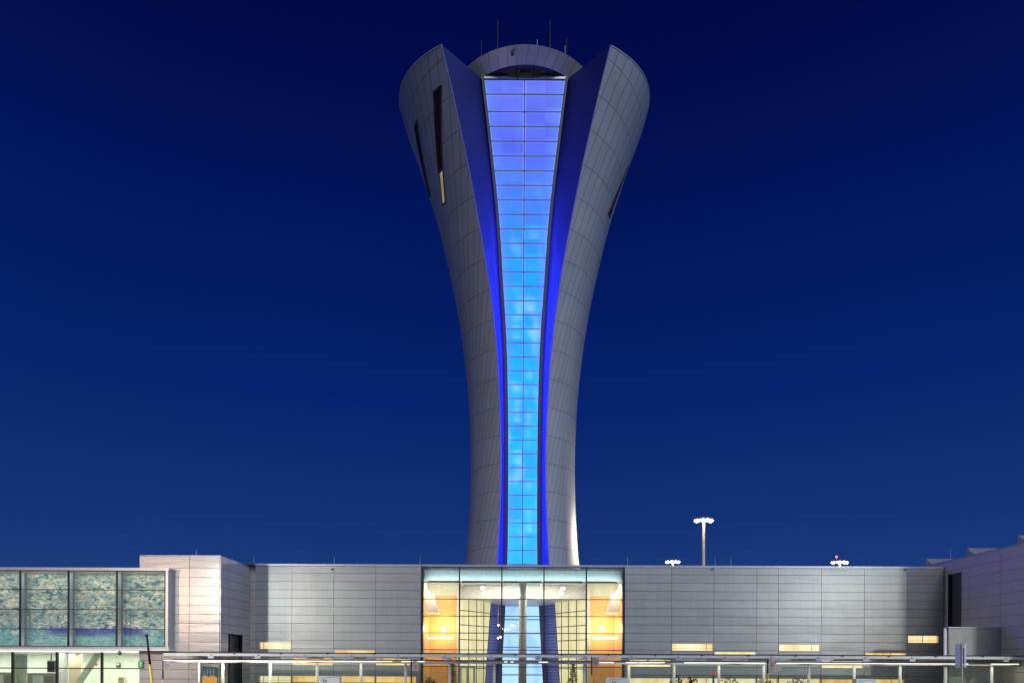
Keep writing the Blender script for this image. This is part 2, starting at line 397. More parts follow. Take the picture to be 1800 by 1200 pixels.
# the mural itself: brush-like painted relief behind the glass
t = NT('mural_paint'); co = t.node('ShaderNodeTexCoord'); mp = t.node('ShaderNodeMapping'); mp.inputs['Scale'].default_value = (1, 1, 2.1); mp.inputs['Rotation'].default_value = (0, .38, 0)
t.link(co.outputs['Object'], mp.inputs[0])
def nz(sc_, det, dist, ro=.6):
    n = t.node('ShaderNodeTexNoise'); n.inputs['Scale'].default_value = sc_; n.inputs['Detail'].default_value = det; n.inputs['Distortion'].default_value = dist; n.inputs['Roughness'].default_value = ro
    t.link(mp.outputs[0], n.inputs['Vector']); return n.outputs[0]
n1 = nz(1.5, 9, 1.5, .68); n2 = nz(.4, 3, .6); n3 = nz(4, 6, 1.6, .65)
r1 = t.node('ShaderNodeValToRGB'); t.link(n1, r1.inputs[0]); e = r1.color_ramp.elements
e[0].position = .40; e[0].color = (.03, .12, .17, 1); e[1].position = .62; e[1].color = (.80, .72, .56, 1)
q = r1.color_ramp.elements.new(.45); q.color = (.19, .34, .33, 1)
q = r1.color_ramp.elements.new(.53); q.color = (.44, .47, .37, 1)
r2 = t.node('ShaderNodeMapRange'); r2.inputs[1].default_value = .40; r2.inputs[2].default_value = .68; t.link(n2, r2.inputs[0])
c = t.mix(t.math('MULTIPLY', r2.outputs[0], .55), r1.outputs[0], (.17, .25, .27))
r3 = t.node('ShaderNodeMapRange'); r3.inputs[1].default_value = .3; r3.inputs[2].default_value = .7; r3.inputs[3].default_value = .35; r3.inputs[4].default_value = 1.5; t.link(n3, r3.inputs[0])
v = t.node('ShaderNodeVectorMath', operation='SCALE'); t.link(c, v.inputs[0]); t.link(r3.outputs[0], v.inputs['Scale'])
# teal band low down and a ragged indigo stroke above it
sp = t.node('ShaderNodeSeparateXYZ'); t.link(co.outputs['Object'], sp.inputs[0])
zz = t.math('ADD', sp.outputs['Z'], t.math('MULTIPLY', t.math('SUBTRACT', n1, .5), 1.3))
def band(lo, hi, so):
    a = t.node('ShaderNodeMapRange'); a.interpolation_type = 'SMOOTHSTEP'; a.inputs[1].default_value = lo-so; a.inputs[2].default_value = lo+so; t.link(zz, a.inputs[0])
    d = t.node('ShaderNodeMapRange'); d.interpolation_type = 'SMOOTHSTEP'; d.inputs[1].default_value = hi-so; d.inputs[2].default_value = hi+so; d.inputs[3].default_value = 1; d.inputs[4].default_value = 0; t.link(zz, d.inputs[0])
    return t.math('MULTIPLY', a.outputs[0], d.outputs[0])
MUZ = mz(1070)
c2 = t.mix(t.math('MULTIPLY', band(mz(1140)-MUZ-1, mz(1106)-MUZ, .25), .6), v.outputs[0], t.mix(r3.outputs[0], (.008, .08, .12), (.12, .35, .33)))
xr = t.node('ShaderNodeMapRange'); xr.interpolation_type = 'SMOOTHSTEP'; xr.inputs[1].default_value = -2.6; xr.inputs[2].default_value = -1.2; t.link(sp.outputs['X'], xr.inputs[0])
xq = t.node('ShaderNodeMapRange'); xq.interpolation_type = 'SMOOTHSTEP'; xq.inputs[1].default_value = 4.2; xq.inputs[2].default_value = 5.4; xq.inputs[3].default_value = 1; xq.inputs[4].default_value = 0; t.link(sp.outputs['X'], xq.inputs[0])
bb = t.math('MULTIPLY', t.math('MULTIPLY', band(mz(1113)-MUZ, mz(1099)-MUZ, .16), xr.outputs[0]), xq.outputs[0])
c3 = t.mix(t.math('MULTIPLY', bb, .85), c2, (.03, .03, .26))
t.link(c3, t.b.inputs['Base Color']); t.b.inputs['Roughness'].default_value = .6
bp = t.node('ShaderNodeBump'); bp.inputs['Strength'].default_value = .8; bp.inputs['Distance'].default_value = .06; t.link(n3, bp.inputs['Height']); t.link(bp.outputs[0], t.b.inputs['Normal'])
b = MB(); b.box(mx0, mx1-.15, MU+1.75, MU+1.85, mz(1139), mz(998)); o = b.build('mural', t.m, mur)
for v_ in o.data.vertices: v_.co -= Vector((X(100, MU), MU, MUZ))
o.matrix_parent_inverse = Matrix.Translation(Vector((X(100, MU), MU, MUZ))-mur.location)
for px in (-305, -220, -135, -50, 34.5, 119.5, 204.5):
    x = X(px+5.5, MU+1.1, 1070); b = MB(); b.box(x-.13, x+.13, MU+1.05, MU+1.3, mz(1139), mz(1000)); b.build('mural_post', M['tealpost'], mur)
# back and sides of the upper volume, then the lobby below
b = MB(); b.box(mx0, mx1-.02, MU+6.9, MU+7, zb, zt); b.box(mx1-.14, mx1-.02, MU+.2, MU+6.9, mz(1135), mz(1003)); b.box(mx0, mx0+.1, MU, MU+6.9, zb, zt); b.build('wall', M['cap'], mur)
for i in range(4):
    xm = mx0 + (i+.5)*(mx1-mx0)/4
    lamp('AREA', 'mural_wash_light', (xm, MU+.22, mz(1003)-.04), 60, (1, .95, .86), mur, (mx1-mx0)/4, (0, .75, -1), .2)
    lamp('AREA', 'mural_foot_light', (xm, MU+.22, mz(1135)+.05), 45, (.95, .98, 1), mur, (mx1-mx0)/4, (0, .75, 1), .2)
LG = 46.3
lx1 = X(244.5, LG, 1165); lx0 = mx0
b = MB(); b.box(lx0, lx1+4, 54, 54.15, 0, zb); b.box(lx1+.1, lx1+.25, LG+.1, 54, 0, zb); b.build('lobby_wall', M['lobbypale'], mur)
b = MB(); b.box(lx0, lx1, LG, 54, zb-.12, zb-.003); b.build('lobby_ceiling', M['white'], mur)
b = MB(); b.box(lx0, lx1, LG, 54, .0, .02); b.build('lobby_floor', M['paving'], mur)
b = MB()
for px in (-215, -136, -57, 21.5, 99.5, 178.5): x = X(px, LG); b.box(x-.06, x+.06, LG-.02, LG+.14, 0.02, zb-.003)
b.box(lx0, lx1, LG-.01, LG+.06, Z(120, 1173.6, LG)-.035, Z(120, 1173.6, LG)+.035); b.box(lx0, lx1, LG-.01, LG+.06, .02, .1)
b.build('lobby_mullions', M['mull'], mur)
b = MB(); b.box(lx0, lx1, LG+.02, LG+.035, .03, zb-.02); b.build('lobby_glass', M['glass'], mur)
for i in range(3): 
    for y_, w_ in ((47.2, 60), (51.8, 330)): lamp('AREA', 'lobby_light', (lx0+(i+.5)*(lx1-lx0)/3, y_, zb-.16), w_, (.95, 1, .86), mur, (lx1-lx0)/3-.5, (0, .05, -1), 1.2)
# soffit light washing the pavement edge below the cantilever
b = MB(); b.box(lx0, lx1, LG-.14, LG-.05, zb-.06, zb-.004); b.build('soffit_light', M['tubeglow'], mur)
# the lobby's fittings
o = MB(); q = 48.0; xm = X(110.5, q); r = 8.2/S*q; o.tube((xm, q, 0.02), (xm, q, zb-.125), r, r, 20); o.tube((xm, q, 0.02), (xm, q, .3), r*1.15, r*1.15, 20)
tag(o.build('lobby_column', M['white']), 'round white column standing in the green lit lobby', 'column')
o = MB(); a = W(176, 1140, 48.6); c_ = W(126, 1215, 48.6); d = Vector((.20, 0, 0)); o.prism([a-d, a+d, c_+d, c_-d], (0, .3, 0)); o.prism([c_+Vector((-.5, 0, 0)), c_+Vector((.5, 0, 0)), Vector((c_.x+.5, c_.y, .02)), Vector((c_.x-.5, c_.y, .02))], (0, .3, 0))
tag(o.build('diagonal_brace', M['lobbygreen']), 'slanting grey green steel brace behind the lobby glass', 'brace')
th_ = thing('exit_sign', 'small red illuminated sign hanging beside the lobby brace', 'sign', W(167.5, 1167, 50))
p = W(167.5, 1167, 50); b = MB(); b.box(p.x-.17, p.x+.17, 49.97, 50.03, p.z-.09, p.z+.09); b.build('red_face', M['red'], th_); b = MB(); b.tube((p.x, 50, p.z+.09), (p.x, 50, zb-.12), .012); b.build('hanger', M['mull'], th_)
th_ = thing('lobby_door', 'dark green glazed door leaf between pale walls in the lobby', 'door', W(36, 1200, 50))
b = MB(); xa, xb = X(25, 50), X(47, 50); b.box(xa, xb, 50, 50.08, .03, zb-.2); b.build('door_leaf', M['lobbygreen'], th_)
b = MB(); b.box(xb-.12, xb-.07, 49.9, 50, 1.9, 2.9); b.box(xb-.55, xb-.07, 49.93, 49.98, 2.95, 3.0); b.build('handle', M['cap'], th_)
b = MB(); b.box(X(121, 52), X(143, 52), 52, 52.1, .03, zb-.13); tag(b.build('wall_panel', M['lobbytan']), 'beige wall panel between white column and slanting brace', 'wall panel')
def cab(px0, px1, pyt, Y, mt, name, label, cat, extra=None):
    x0, x1 = X(px0, Y), X(px1, Y); z1 = Z((px0+px1)/2, pyt, Y); t_ = thing(name, label, cat, ((x0+x1)/2, Y, 0))
    b = MB(); b.box(x0, x1, Y, Y+.6, .02, z1); b.build('case', mt, t_, .015)
    b = MB(); k = (x1-x0)
    b.box(x0+k*.2, x0+k*.58, Y-.03, Y, max(.3, z1-1.3), z1-.18); b.build('front_panel', M['lobbygreen'], t_)
    b = MB()
    for i in range(4): b.box(x0+k*.64, x1-k*.08, Y-.015, Y, z1-.32-.11*i, z1-.29-.11*i)
    b.build('vent', M['dark'], t_)
cab(48, 97, 1182, 48.5, M['lobbydark'], 'lobby_cabinet', 'wide dark olive cabinet left of the lobby column', 'cabinet')
cab(-12, 20, 1181, 48.8, M['lobbydark'], 'lobby_cabinet', 'dark olive cabinet cut by the left edge of the photo', 'cabinet')
t_ = thing('wall_monitor', 'rounded dark monitor mounted above the wide lobby cabinet', 'monitor', W(91, 1171, 48.4))
b = MB(); b.box(X(83, 48.4), X(97.5, 48.4), 48.35, 48.45, Z(90, 1181, 48.4), Z(90, 1160, 48.4)); b.build('case', M['lobbydark'], t_, .04)
b = MB(); b.box(X(84.3, 48.4), X(96.4, 48.4), 48.335, 48.349, Z(90, 1179.5, 48.4), Z(90, 1162, 48.4)); b.build('screen', M['dark'], t_)
b = MB(); p = W(90, 1160, 48.4); b.tube((p.x, 48.4, p.z-.02), (p.x, 48.4, zb-.12), .03); b.build('mount', M['mull'], t_)
t_ = thing('wall_phone', 'small grey wall phone on the pale lobby wall', 'phone', W(208, 1168, 53.8))
b = MB(); b.box(X(204.7, 53.9), X(211.3, 53.9), 53.85, 53.99, Z(208, 1172.5, 53.9), Z(208, 1164, 53.9)); b.build('case', M['signink'], t_, .02)
b = MB(); b.box(X(206, 53.9), X(210, 53.9), 53.83, 53.85, Z(208, 1168, 53.9), Z(208, 1165, 53.9)); b.build('display', M['white'], t_)
t_ = thing('ticket_machine', 'tan ticket machine standing below the wall phone', 'machine', (X(213, 51), 51, 0))
b = MB(); b.box(X(207.5, 51), X(218, 51), 51, 51.5, .02, Z(213, 1189, 51)); b.build('case', M['lobbytan'], t_, .02); b = MB(); b.box(X(209, 51), X(216.5, 51), 50.98, 51, Z(213, 1197, 51), Z(213, 1191.5, 51)); b.build('screen', M['lobbygreen'], t_)
t_ = thing('dome_camera', 'white dome camera hanging under the mural box edge', 'camera', W(210.5, 1145, 44.8))
p = W(210.5, 1146, 44.8); b = MB(); b.tube((p.x, p.y, zb), (p.x, p.y, p.z+.05), .05, .05, 12); b.tube((p.x, p.y, p.z+.06), (p.x, p.y, p.z-.06), .1, .17, 16); b.build('housing', M['white'], t_); b = MB(); b.ball((p.x, p.y, p.z-.07), .1, 1, 12); b.build('dome', M['dark'], t_)
t_ = thing('green_cabinet', 'green emergency box fixed to the white wall beside the lobby', 'emergency box', W(250, 1167, PB-.1))
# ------------------------------------------------------------------ right-hand hall
HX = 31.6
hall = thing('hall_building', 'dark grey panelled hall wall running toward the camera with sawtooth rooflights', 'building', (HX+6, 50, 0))
htop = H+7.5; zs = [htop-.72*i for i in range(0, 15)]; zs = [z for z in zs if z > .1] + [.02]; zs = zs[::-1]
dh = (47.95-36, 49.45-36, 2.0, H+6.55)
mb = MB(); cladding(mb, (HX, 36, 0), (0, 1, 0), (-1, 0, 0), [0, 2.0, 5.05, 8.1, 11.15, 14.2, 17.25, 20.3, 26, 40], zs, [dh]); mb.build('wall_cladding', [M['hall'], M['dark']], hall)
mb = MB(); cladding(mb, (HX, 36, 0), (1, 0, 0), (0, -1, 0), [0, 3, 6, 9, 12, 15, 18], zs); mb.build('end_wall', [M['hall'], M['dark']], hall)
b = MB(); b.box(HX-.08, HX+18, 35.94, 76, htop+.012, htop+.07); b.build('roof', M['cap'], hall)
b = MB(); b.box(HX+.25, HX+.3, 36+dh[0], 36+dh[1], dh[2], dh[3]); b.build('recess_shade_panel', M['shadepanel'], hall)  # dark sheet stands in for a shadow cast on the wall
b = MB(); b.box(HX-.02, HX+.26, 36+dh[1], 36+dh[1]+.05, dh[2], dh[3]); b.box(HX-.02, HX+.26, 36+dh[0]-.05, 36+dh[0], dh[2], dh[3]); b.build('recess_shade_edge', M['mull'], hall)
for k, yy in enumerate((53.7, 48.8, 43.9, 39.0)):
    s_ = MB(); za, zt_ = htop+.071, htop+.86
    s_.prism([(HX+.9, yy, za), (HX+.9, yy, zt_), (HX+.9, yy-1.15, za)], (.09, 0, 0)); so_ = s_.build('skylight', M['concrete'], hall)
    s_ = MB(); s_.prism([(HX+.995, yy, za), (HX+.995, yy, zt_), (HX+.995, yy-1.15, za)], (6, 0, 0)); s_.build('rooflight_sheet', M['cap'], so_)
    s_ = MB(); s_.box(HX+.85, HX+.9, yy-.2, yy+.02, za, za+.35); s_.build('skylight_flashing', M['concrete'], so_)
rod(1671, 985, 964, 50.4, hall)
# end screen wall in front of the corner
SWY = 44.0
scr = thing('screen_wall', 'low pale grey end wall standing in the corner at the right', 'wall', (X(1710, SWY), SWY, 0))
xs0, xs1 = X(1668, SWY, 1104), HX-.02; sz = Z(1700, 1103.5, SWY)
b = MB(); b.box(xs0, xs1, SWY, SWY+.42, 0, sz); b.build('wall_slab', M['concrete'], scr, .01)
b = MB(); b.box(xs0-.06, xs1, SWY-.06, SWY+.46, sz+.002, sz+.08); b.build('coping', M['cap'], scr)
b = MB(); b.tube((xs0-.12, SWY+.2, 0), (xs0-.12, SWY+.2, sz), .09, .09, 12); b.build('downpipe', M['white'], scr)
b = MB(); b.box(xs0+.04, xs0+.55, SWY-.012, SWY, Z(1690, 1160, SWY), Z(1690, 1128, SWY)); b.build('access_panel', M['concrete'], scr)

# ------------------------------------------------------------------ control tower
D = 64.; TX = .92
tw = thing('control_tower', 'tall flared control tower with a glowing blue glass strip between its two metal petals', 'control tower', (TX, D, 0))
prof = [(-2.8, 7.65), (-1.84, 7.40), (1.32, 6.683), (5.55, 5.85), (9.26, 5.30), (11.38, 5.13), (14.04, 4.972), (16.7, 4.88), (19.36, 4.871), (22.03, 4.956), (24.7, 5.12), (27.49, 5.40), (31.0, 5.87), (34.43, 6.50), (38.37, 7.38), (41.57, 8.22), (43.6, 8.86), (46.94, 9.97), (49.31, 10.85), (50.71, 11.32), (52.1, 11.65), (55, 12.4)]
edg = [(-2.8, 28.3), (-1.68, 28.3), (1.21, 28.4), (5.14, 27.0), (8.52, 25.1), (11.27, 24.6), (13.62, 24.1), (15.62, 23.9), (18.76, 24.0), (23.05, 25.2), (25.8, 25.9), (28.17, 27.0), (31.61, 29.3), (35.59, 31.9), (37.15, 33.1), (40.46, 35.0), (42.82, 36.0), (45.34, 36.9), (47.72, 37.6), (50.17, 38.2), (55, 39.5)]
def spline(tab, z):
    n = len(tab)
    if z <= tab[0][0]: return tab[0][1]
    if z >= tab[-1][0]: return tab[-1][1]
    for i in range(n-1):
        if tab[i][0] <= z <= tab[i+1][0]: break
    x0, y0 = tab[i]; x1, y1 = tab[i+1]; h = x1-x0; t = (z-x0)/h
    m0 = (y1-tab[i-1][1])/(x1-tab[i-1][0]) if i > 0 else (y1-y0)/h
    m1 = (tab[i+2][1]-y0)/(tab[i+2][0]-x0) if i+2 < n else (y1-y0)/h
    return (2*t**3-3*t*t+1)*y0 + (t**3-2*t*t+t)*h*m0 + (-2*t**3+3*t*t)*y1 + (t**3-t*t)*h*m1
Rz = lambda z: spline(prof, z)
Ez = lambda z: spline(edg, z)
rimz = lambda phi: 52.1 - 2.62*math.cos(R_(phi))
def TP(r, phi, z): a = R_(phi); return Vector((TX + r*math.sin(a), D - r*math.cos(a), H+z))
zz_ = [-2.8 + i*.1 for i in range(0, 560)]; sw = [0]
for i in range(1, len(zz_)): sw.append(sw[-1] + .1*math.degrees(.225/Rz(zz_[i])))
swirl = lambda z: sw[max(0, min(len(sw)-1, int((z+2.8)/.1)))]
def shell_mesh(dr, flip):
    mb = MB(); NZ, NP = 110, 120; vs = []
    for i in range(NZ+1):
        row = []
        for j in range(NP+1):
            s_ = j/NP; phi = 38 + s_*284
            z1 = rimz(phi if phi < 180 else 360-phi)
            z = -2.8 + (z1+2.8)*(i/NZ); e = Ez(z); phi = e + s_*(360-2*e)
            row.append((mb.bm.verts.new(TP(Rz(z)-dr, phi, z)), phi, z))
        vs.append(row)
    for i in range(NZ):
        for j in range(NP):
            q = [vs[i][j], vs[i][j+1], vs[i+1][j+1], vs[i+1][j]]
            if flip: q = q[::-1]
            f = mb.bm.faces.new([a[0] for a in q]); f.smooth = True
            for l, a in zip(f.loops, q): l[mb.uv].uv = ((a[1]-swirl(a[2]))/5.625, (a[2]-.35)/2.44)
    return mb, vs
# metal skin: swirling seams, level ring joints, a slight tone shift from panel to panel
t = NT('tower_skin'); co = t.node('ShaderNodeTexCoord'); sp = t.node('ShaderNodeSeparateXYZ'); t.link(co.outputs['UV'], sp.inputs[0])
def seam(c, wd):
    f = t.math('FRACT', c); d = t.math('ABSOLUTE', t.math('SUBTRACT', f, .5)); return t.math('GREATER_THAN', d, .5-wd)
ju = seam(sp.outputs['X'], .030); jv = seam(sp.outputs['Y'], .011)
cb = t.node('ShaderNodeCombineXYZ'); t.link(t.math('FLOOR', sp.outputs['X']), cb.inputs[0]); t.link(t.math('FLOOR', sp.outputs['Y']), cb.inputs[1])
wn = t.node('ShaderNodeTexWhiteNoise'); wn.noise_dimensions = '2D'; t.link(cb.outputs[0], wn.inputs['Vector'])
no = t.node('ShaderNodeTexNoise'); no.inputs['Scale'].default_value = .35; no.inputs['Detail'].default_value = 6; t.link(co.outputs['Object'], no.inputs['Vector'])
a = t.math('MULTIPLY', t.math('MULTIPLY_ADD', wn.outputs['Value'], .10, .95), t.math('MULTIPLY_ADD', no.outputs[0], .3, .85))
v = t.node('ShaderNodeVectorMath', operation='SCALE'); v.inputs[0].default_value = (.40, .405, .42); t.link(a, v.inputs['Scale'])
jm = t.math('MULTIPLY', t.math('MAXIMUM', ju, jv), .72)
t.link(t.mix(jm, v.outputs[0], (.05, .05, .055)), t.b.inputs['Base Color'])
t.b.inputs['Roughness'].default_value = .42; t.b.inputs['Metallic'].default_value = .35
M['skin'] = t.m
mb, vs = shell_mesh(0, False); shell = mb.build('shell', M['skin'], tw, recalc=False)
mb, _ = shell_mesh(.4, True)
mb.build('shell_lining', M['mull'], tw, recalc=False)
# coping along the rim
b = MB(); NP = 120; prev = None
for j in range(NP+1):
    s_ = j/NP; p0 = 38 + s_*284; z1 = rimz(p0 if p0 < 180 else 360-p0); e = Ez(z1); phi = (e+.3)+s_*(360-2*e-.6)
    cur = [TP(Rz(z1)+.03, phi, z1-.06), TP(Rz(z1)+.03, phi, z1+.01), TP(Rz(z1)-.44, phi, z1+.01), TP(Rz(z1)-.44, phi, z1-.06)]
    if prev:
        for k in range(4): b.face([prev[k], cur[k], cur[(k+1) % 4], prev[(k+1) % 4]])
    prev = cur
b.build('rim_coping', M['cap'], tw)
# glass strip: leaning outward towards the top
yst = [(-2.8, 60.5), (22, 60.5), (30, 60.36), (37, 60.02), (44, 59.6), (51, 59.1)]
Yst = lambda z: spline(yst, z)
hw = [(1210, 38.5), (1140, 34), (1054, 29.5), (1000, 27.2), (950, 26.3), (875, 26), (787, 26.1), (700, 27.1), (600, 30.1), (500, 36.4), (380, 44.5), (250, 58.7), (141, 71.7)]
def z_at(py, Yf):
    z = 30
    for i in range(60): z = (1165-py)/S*Yf(z)
    return z
hwz = sorted((z_at(p, Yst), q/S*Yst(z_at(p, Yst))) for p, q in hw)
Gw = lambda z: spline(hwz, z)
zt_top = z_at(141, Yst); zrow = [zt_top, z_at(166.5, Yst), z_at(197, Yst), z_at(223, Yst)]
while zrow[-1] > -2.5: zrow.append(zrow[-1]-1.222)
zrow[-1] = -2.75
t = NT('strip_glow'); co = t.node('ShaderNodeTexCoord'); sp = t.node('ShaderNodeSeparateXYZ'); t.link(co.outputs['Object'], sp.inputs[0])
rp = t.node('ShaderNodeValToRGB'); zr = t.math('DIVIDE', sp.outputs['Z'], 60.); t.link(zr, rp.inputs[0])
cols = [(.05, (.60, 1.0, 1.45)), (.14, (.48, .86, 1.35)), (.175, (.030, .58, 1.)), (.40, (.004, .48, 1.)), (.55, (.003, .43, 1.)), (.64, (.008, .36, 1.)), (.72, (.05, .23, 1.)), (.80, (.085, .135, 1.)), (.88, (.12, .165, 1.))]
cr = rp.color_ramp
while len(cr.elements) < len(cols): cr.elements.new(.5)
for e, (p, c) in zip(cr.elements, cols): e.position = p; e.color = (*c, 1)
mp = t.node('ShaderNodeMapping'); mp.inputs['Scale'].default_value = (.42, .05, .20); t.link(co.outputs['Object'], mp.inputs[0])
n = t.node('ShaderNodeTexNoise'); n.inputs['Scale'].default_value = 1.7; n.inputs['Detail'].default_value = .6; t.link(mp.outputs[0], n.inputs['Vector'])
hot = t.node('ShaderNodeMapRange'); hot.interpolation_type = 'SMOOTHSTEP'; hot.inputs[1].default_value = .54; hot.inputs[2].default_value = .78; t.link(n.outputs[0], hot.inputs[0])
vio = t.node('ShaderNodeMapRange'); vio.interpolation_type = 'SMOOTHSTEP'; vio.inputs[1].default_value = .46; vio.inputs[2].default_value = .30; t.link(n.outputs[0], vio.inputs[0])
c = t.mix(t.math('MULTIPLY', vio.outputs[0], .3), rp.outputs[0], (.09, .24, 1.))
hz = t.node('ShaderNodeMapRange'); hz.interpolation_type = 'SMOOTHSTEP'; hz.inputs[1].default_value = 48; hz.inputs[2].default_value = 30; t.link(sp.outputs['Z'], hz.inputs[0])
c = t.mix(t.math('MULTIPLY', t.math('MULTIPLY', hot.outputs[0], hz.outputs[0]), .42), c, (.50, .84, 1.))
us = t.node('ShaderNodeSeparateXYZ'); t.link(co.outputs['UV'], us.inputs[0])
def edge_(c_, wd): d = t.math('ABSOLUTE', t.math('SUBTRACT', c_, .5)); q = t.node('ShaderNodeMapRange'); q.interpolation_type = 'SMOOTHSTEP'; q.inputs[1].default_value = .5-wd; q.inputs[2].default_value = .5; t.link(d, q.inputs[0]); return q.outputs[0]
ed = t.math('MAXIMUM', edge_(us.outputs['X'], .05), edge_(us.outputs['Y'], .10))
wp = t.node('ShaderNodeTexWhiteNoise'); wp.noise_dimensions = '3D'
fl2 = t.node('ShaderNodeVectorMath', operation='SNAP'); fl2.inputs[1].default_value = (1.9, 500, 1.222)
sh = t.node('ShaderNodeVectorMath', operation='ADD'); sh.inputs[1].default_value = (40-TX+.04, 0, .31); t.link(co.outputs['Object'], sh.inputs[0]); t.link(sh.outputs[0], fl2.inputs[0]); t.link(fl2.outputs[0], wp.inputs['Vector'])
bx = t.math('MULTIPLY', t.math('SUBTRACT', us.outputs['X'], t.math('MULTIPLY', wp.outputs['Value'], .45)), 1.5)
by = t.math('MULTIPLY', t.math('SUBTRACT', us.outputs['Y'], t.math('FRACT', t.math('MULTIPLY', wp.outputs['Value'], 7.))), .75)
bd = t.math('SQRT', t.math('ADD', t.math('MULTIPLY', bx, bx), t.math('MULTIPLY', by, by)))
bl = t.node('ShaderNodeMapRange'); bl.interpolation_type = 'SMOOTHSTEP'; bl.inputs[1].default_value = .62; bl.inputs[2].default_value = .05; t.link(bd, bl.inputs[0])
c = t.mix(t.math('MULTIPLY', t.math('MULTIPLY', bl.outputs[0], hz.outputs[0]), t.math('MAXIMUM', t.math('MULTIPLY_ADD', wp.outputs['Value'], 1.1, -.62), .03)), c, (.32, .72, 1.))
ov = t.node('ShaderNodeMapRange'); ov.interpolation_type = 'SMOOTHSTEP'; ov.inputs[1].default_value = .55; ov.inputs[2].default_value = 1.; t.link(us.outputs['X'], ov.inputs[0])
hv = t.node('ShaderNodeMapRange'); hv.interpolation_type = 'SMOOTHSTEP'; hv.inputs[1].default_value = 22; hv.inputs[2].default_value = 34; t.link(sp.outputs['Z'], hv.inputs[0])
c = t.mix(t.math('MULTIPLY', t.math('MULTIPLY', ov.outputs[0], hv.outputs[0]), .6), c, (.10, .26, 1.))
c = t.mix(t.math('MULTIPLY', ed, .40), c, (.34, .46, 1.))
wn = t.node('ShaderNodeTexWhiteNoise'); wn.noise_dimensions = '3D'
fl = t.node('ShaderNodeVectorMath', operation='SNAP'); fl.inputs[1].default_value = (1.9, 50, 1.222); t.link(co.outputs['Object'], fl.inputs[0]); t.link(fl.outputs[0], wn.inputs['Vector'])
t.link(c, t.b.inputs['Emission Color']); t.link(t.math('MULTIPLY_ADD', wp.outputs['Value'], .22, .86), t.b.inputs['Emission Strength'])
t.b.inputs['Base Color'].default_value = (.01, .02, .04, 1); t.b.inputs['Roughness'].default_value = .3; t.b.inputs['Specular IOR Level'].default_value = .2
b = MB(); fr_ = MB(); out = MB(); g_ = .035
for k in range(len(zrow)-1):
    z1, z0 = zrow[k], zrow[k+1]
    for s_ in (-1, 1):
        w0, w1 = Gw(z0), Gw(z1)
        P = lambda a, z: Vector((TX-.04+s_*a, Yst(z), H+z))
        b.face([P(g_, z0+g_), P(w0-g_, z0+g_), P(w1-g_, z1-g_), P(g_, z1-g_)], [(0, 0), (1, 0), (1, 1), (0, 1)])
        fr_.hexa([(TX-.04+s_*x, Yst(z1)-.05+y, H+z1+dz) for x, y, dz in ((0, 0, -.035), (w1, 0, -.035), (w1, .1, -.035), (0, .1, -.035))], [(TX-.04+s_*x, Yst(z1)-.05+y, H+z1+dz) for x, y, dz in ((0, 0, .035), (w1, 0, .035), (w1, .1, .035), (0, .1, .035))])
    fr_.hexa([(TX-.04+x, Yst(z0)+y, H+z0) for x, y in ((-.035, -.06), (.035, -.06), (.035, .05), (-.035, .05))], [(TX-.04+x, Yst(z1)+y, H+z1) for x, y in ((-.035, -.06), (.035, -.06), (.035, .05), (-.035, .05))])
b.build('glass_strip', t.m, tw)
M['stripframe'] = mat('strip_frame_metal', (.05, .05, .10), .45, .2)
fr_.build('strip_mullions', M['stripframe'], tw)
def FW(z): return .27 - .004*max(0, z-32)      # frame width beside the glass
def ladder(z0, z1, n): return [z0+(z1-z0)*i/n for i in range(n+1)]
zl = ladder(-2.75, zt_top+.12, 60); RIME = rimz(38.1)
def YE(z): return D - Rz(z)*math.cos(R_(Ez(z)))
led_e = NT('led_blue'); co = led_e.node('ShaderNodeTexCoord'); sp = led_e.node('ShaderNodeSeparateXYZ'); led_e.link(co.outputs['Object'], sp.inputs[0])
lr = led_e.node('ShaderNodeFloatCurve')
led_e.link(led_e.math('DIVIDE', sp.outputs['Z'], 55.), lr.inputs['Value'])
cv = lr.mapping.curves[0]; cv.points[0].location = (0, .06); cv.points[1].location = (1, .0)
for p_ in ((.17, .08), (.22, .85), (.56, 1.0), (.70, .68), (.82, .16), (.9, .02)): cv.points.new(*p_)
lr.mapping.update(); led_s = led_e.math('MULTIPLY', lr.outputs[0], 260.)
led_e.b.inputs['Emission Color'].default_value = (.045, .05, 1, 1); led_e.link(led_s, led_e.b.inputs['Emission Strength'])
led_m2 = led_e.m.copy(); led_m2.name = 'led_blue_soft'
led_m2.node_tree.nodes['Principled BSDF'].inputs['Emission Color'].default_value = (.012, .013, .16, 1)
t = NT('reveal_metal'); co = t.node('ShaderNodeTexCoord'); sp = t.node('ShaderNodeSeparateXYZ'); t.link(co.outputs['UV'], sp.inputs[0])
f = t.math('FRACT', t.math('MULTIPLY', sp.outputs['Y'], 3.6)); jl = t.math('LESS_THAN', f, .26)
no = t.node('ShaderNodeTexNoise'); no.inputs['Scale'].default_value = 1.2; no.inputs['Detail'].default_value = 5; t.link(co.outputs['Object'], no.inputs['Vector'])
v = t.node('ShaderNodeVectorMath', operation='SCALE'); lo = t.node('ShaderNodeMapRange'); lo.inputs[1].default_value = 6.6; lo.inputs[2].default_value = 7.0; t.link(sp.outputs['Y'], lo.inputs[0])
t.link(t.mix(lo.outputs[0], (.17, .17, .38), (.022, .034, .21)), v.inputs[0]); t.link(t.math('MULTIPLY_ADD', no.outputs[0], .3, .85), v.inputs['Scale'])  # lower part painted paler in place of the hall's light
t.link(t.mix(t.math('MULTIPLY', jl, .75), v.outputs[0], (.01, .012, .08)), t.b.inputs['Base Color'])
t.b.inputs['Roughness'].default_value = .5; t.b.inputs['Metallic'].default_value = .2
M['reveal'] = t.m; M['nosing'] = mat('nosing_metal', (.16, .18, .5), .4)
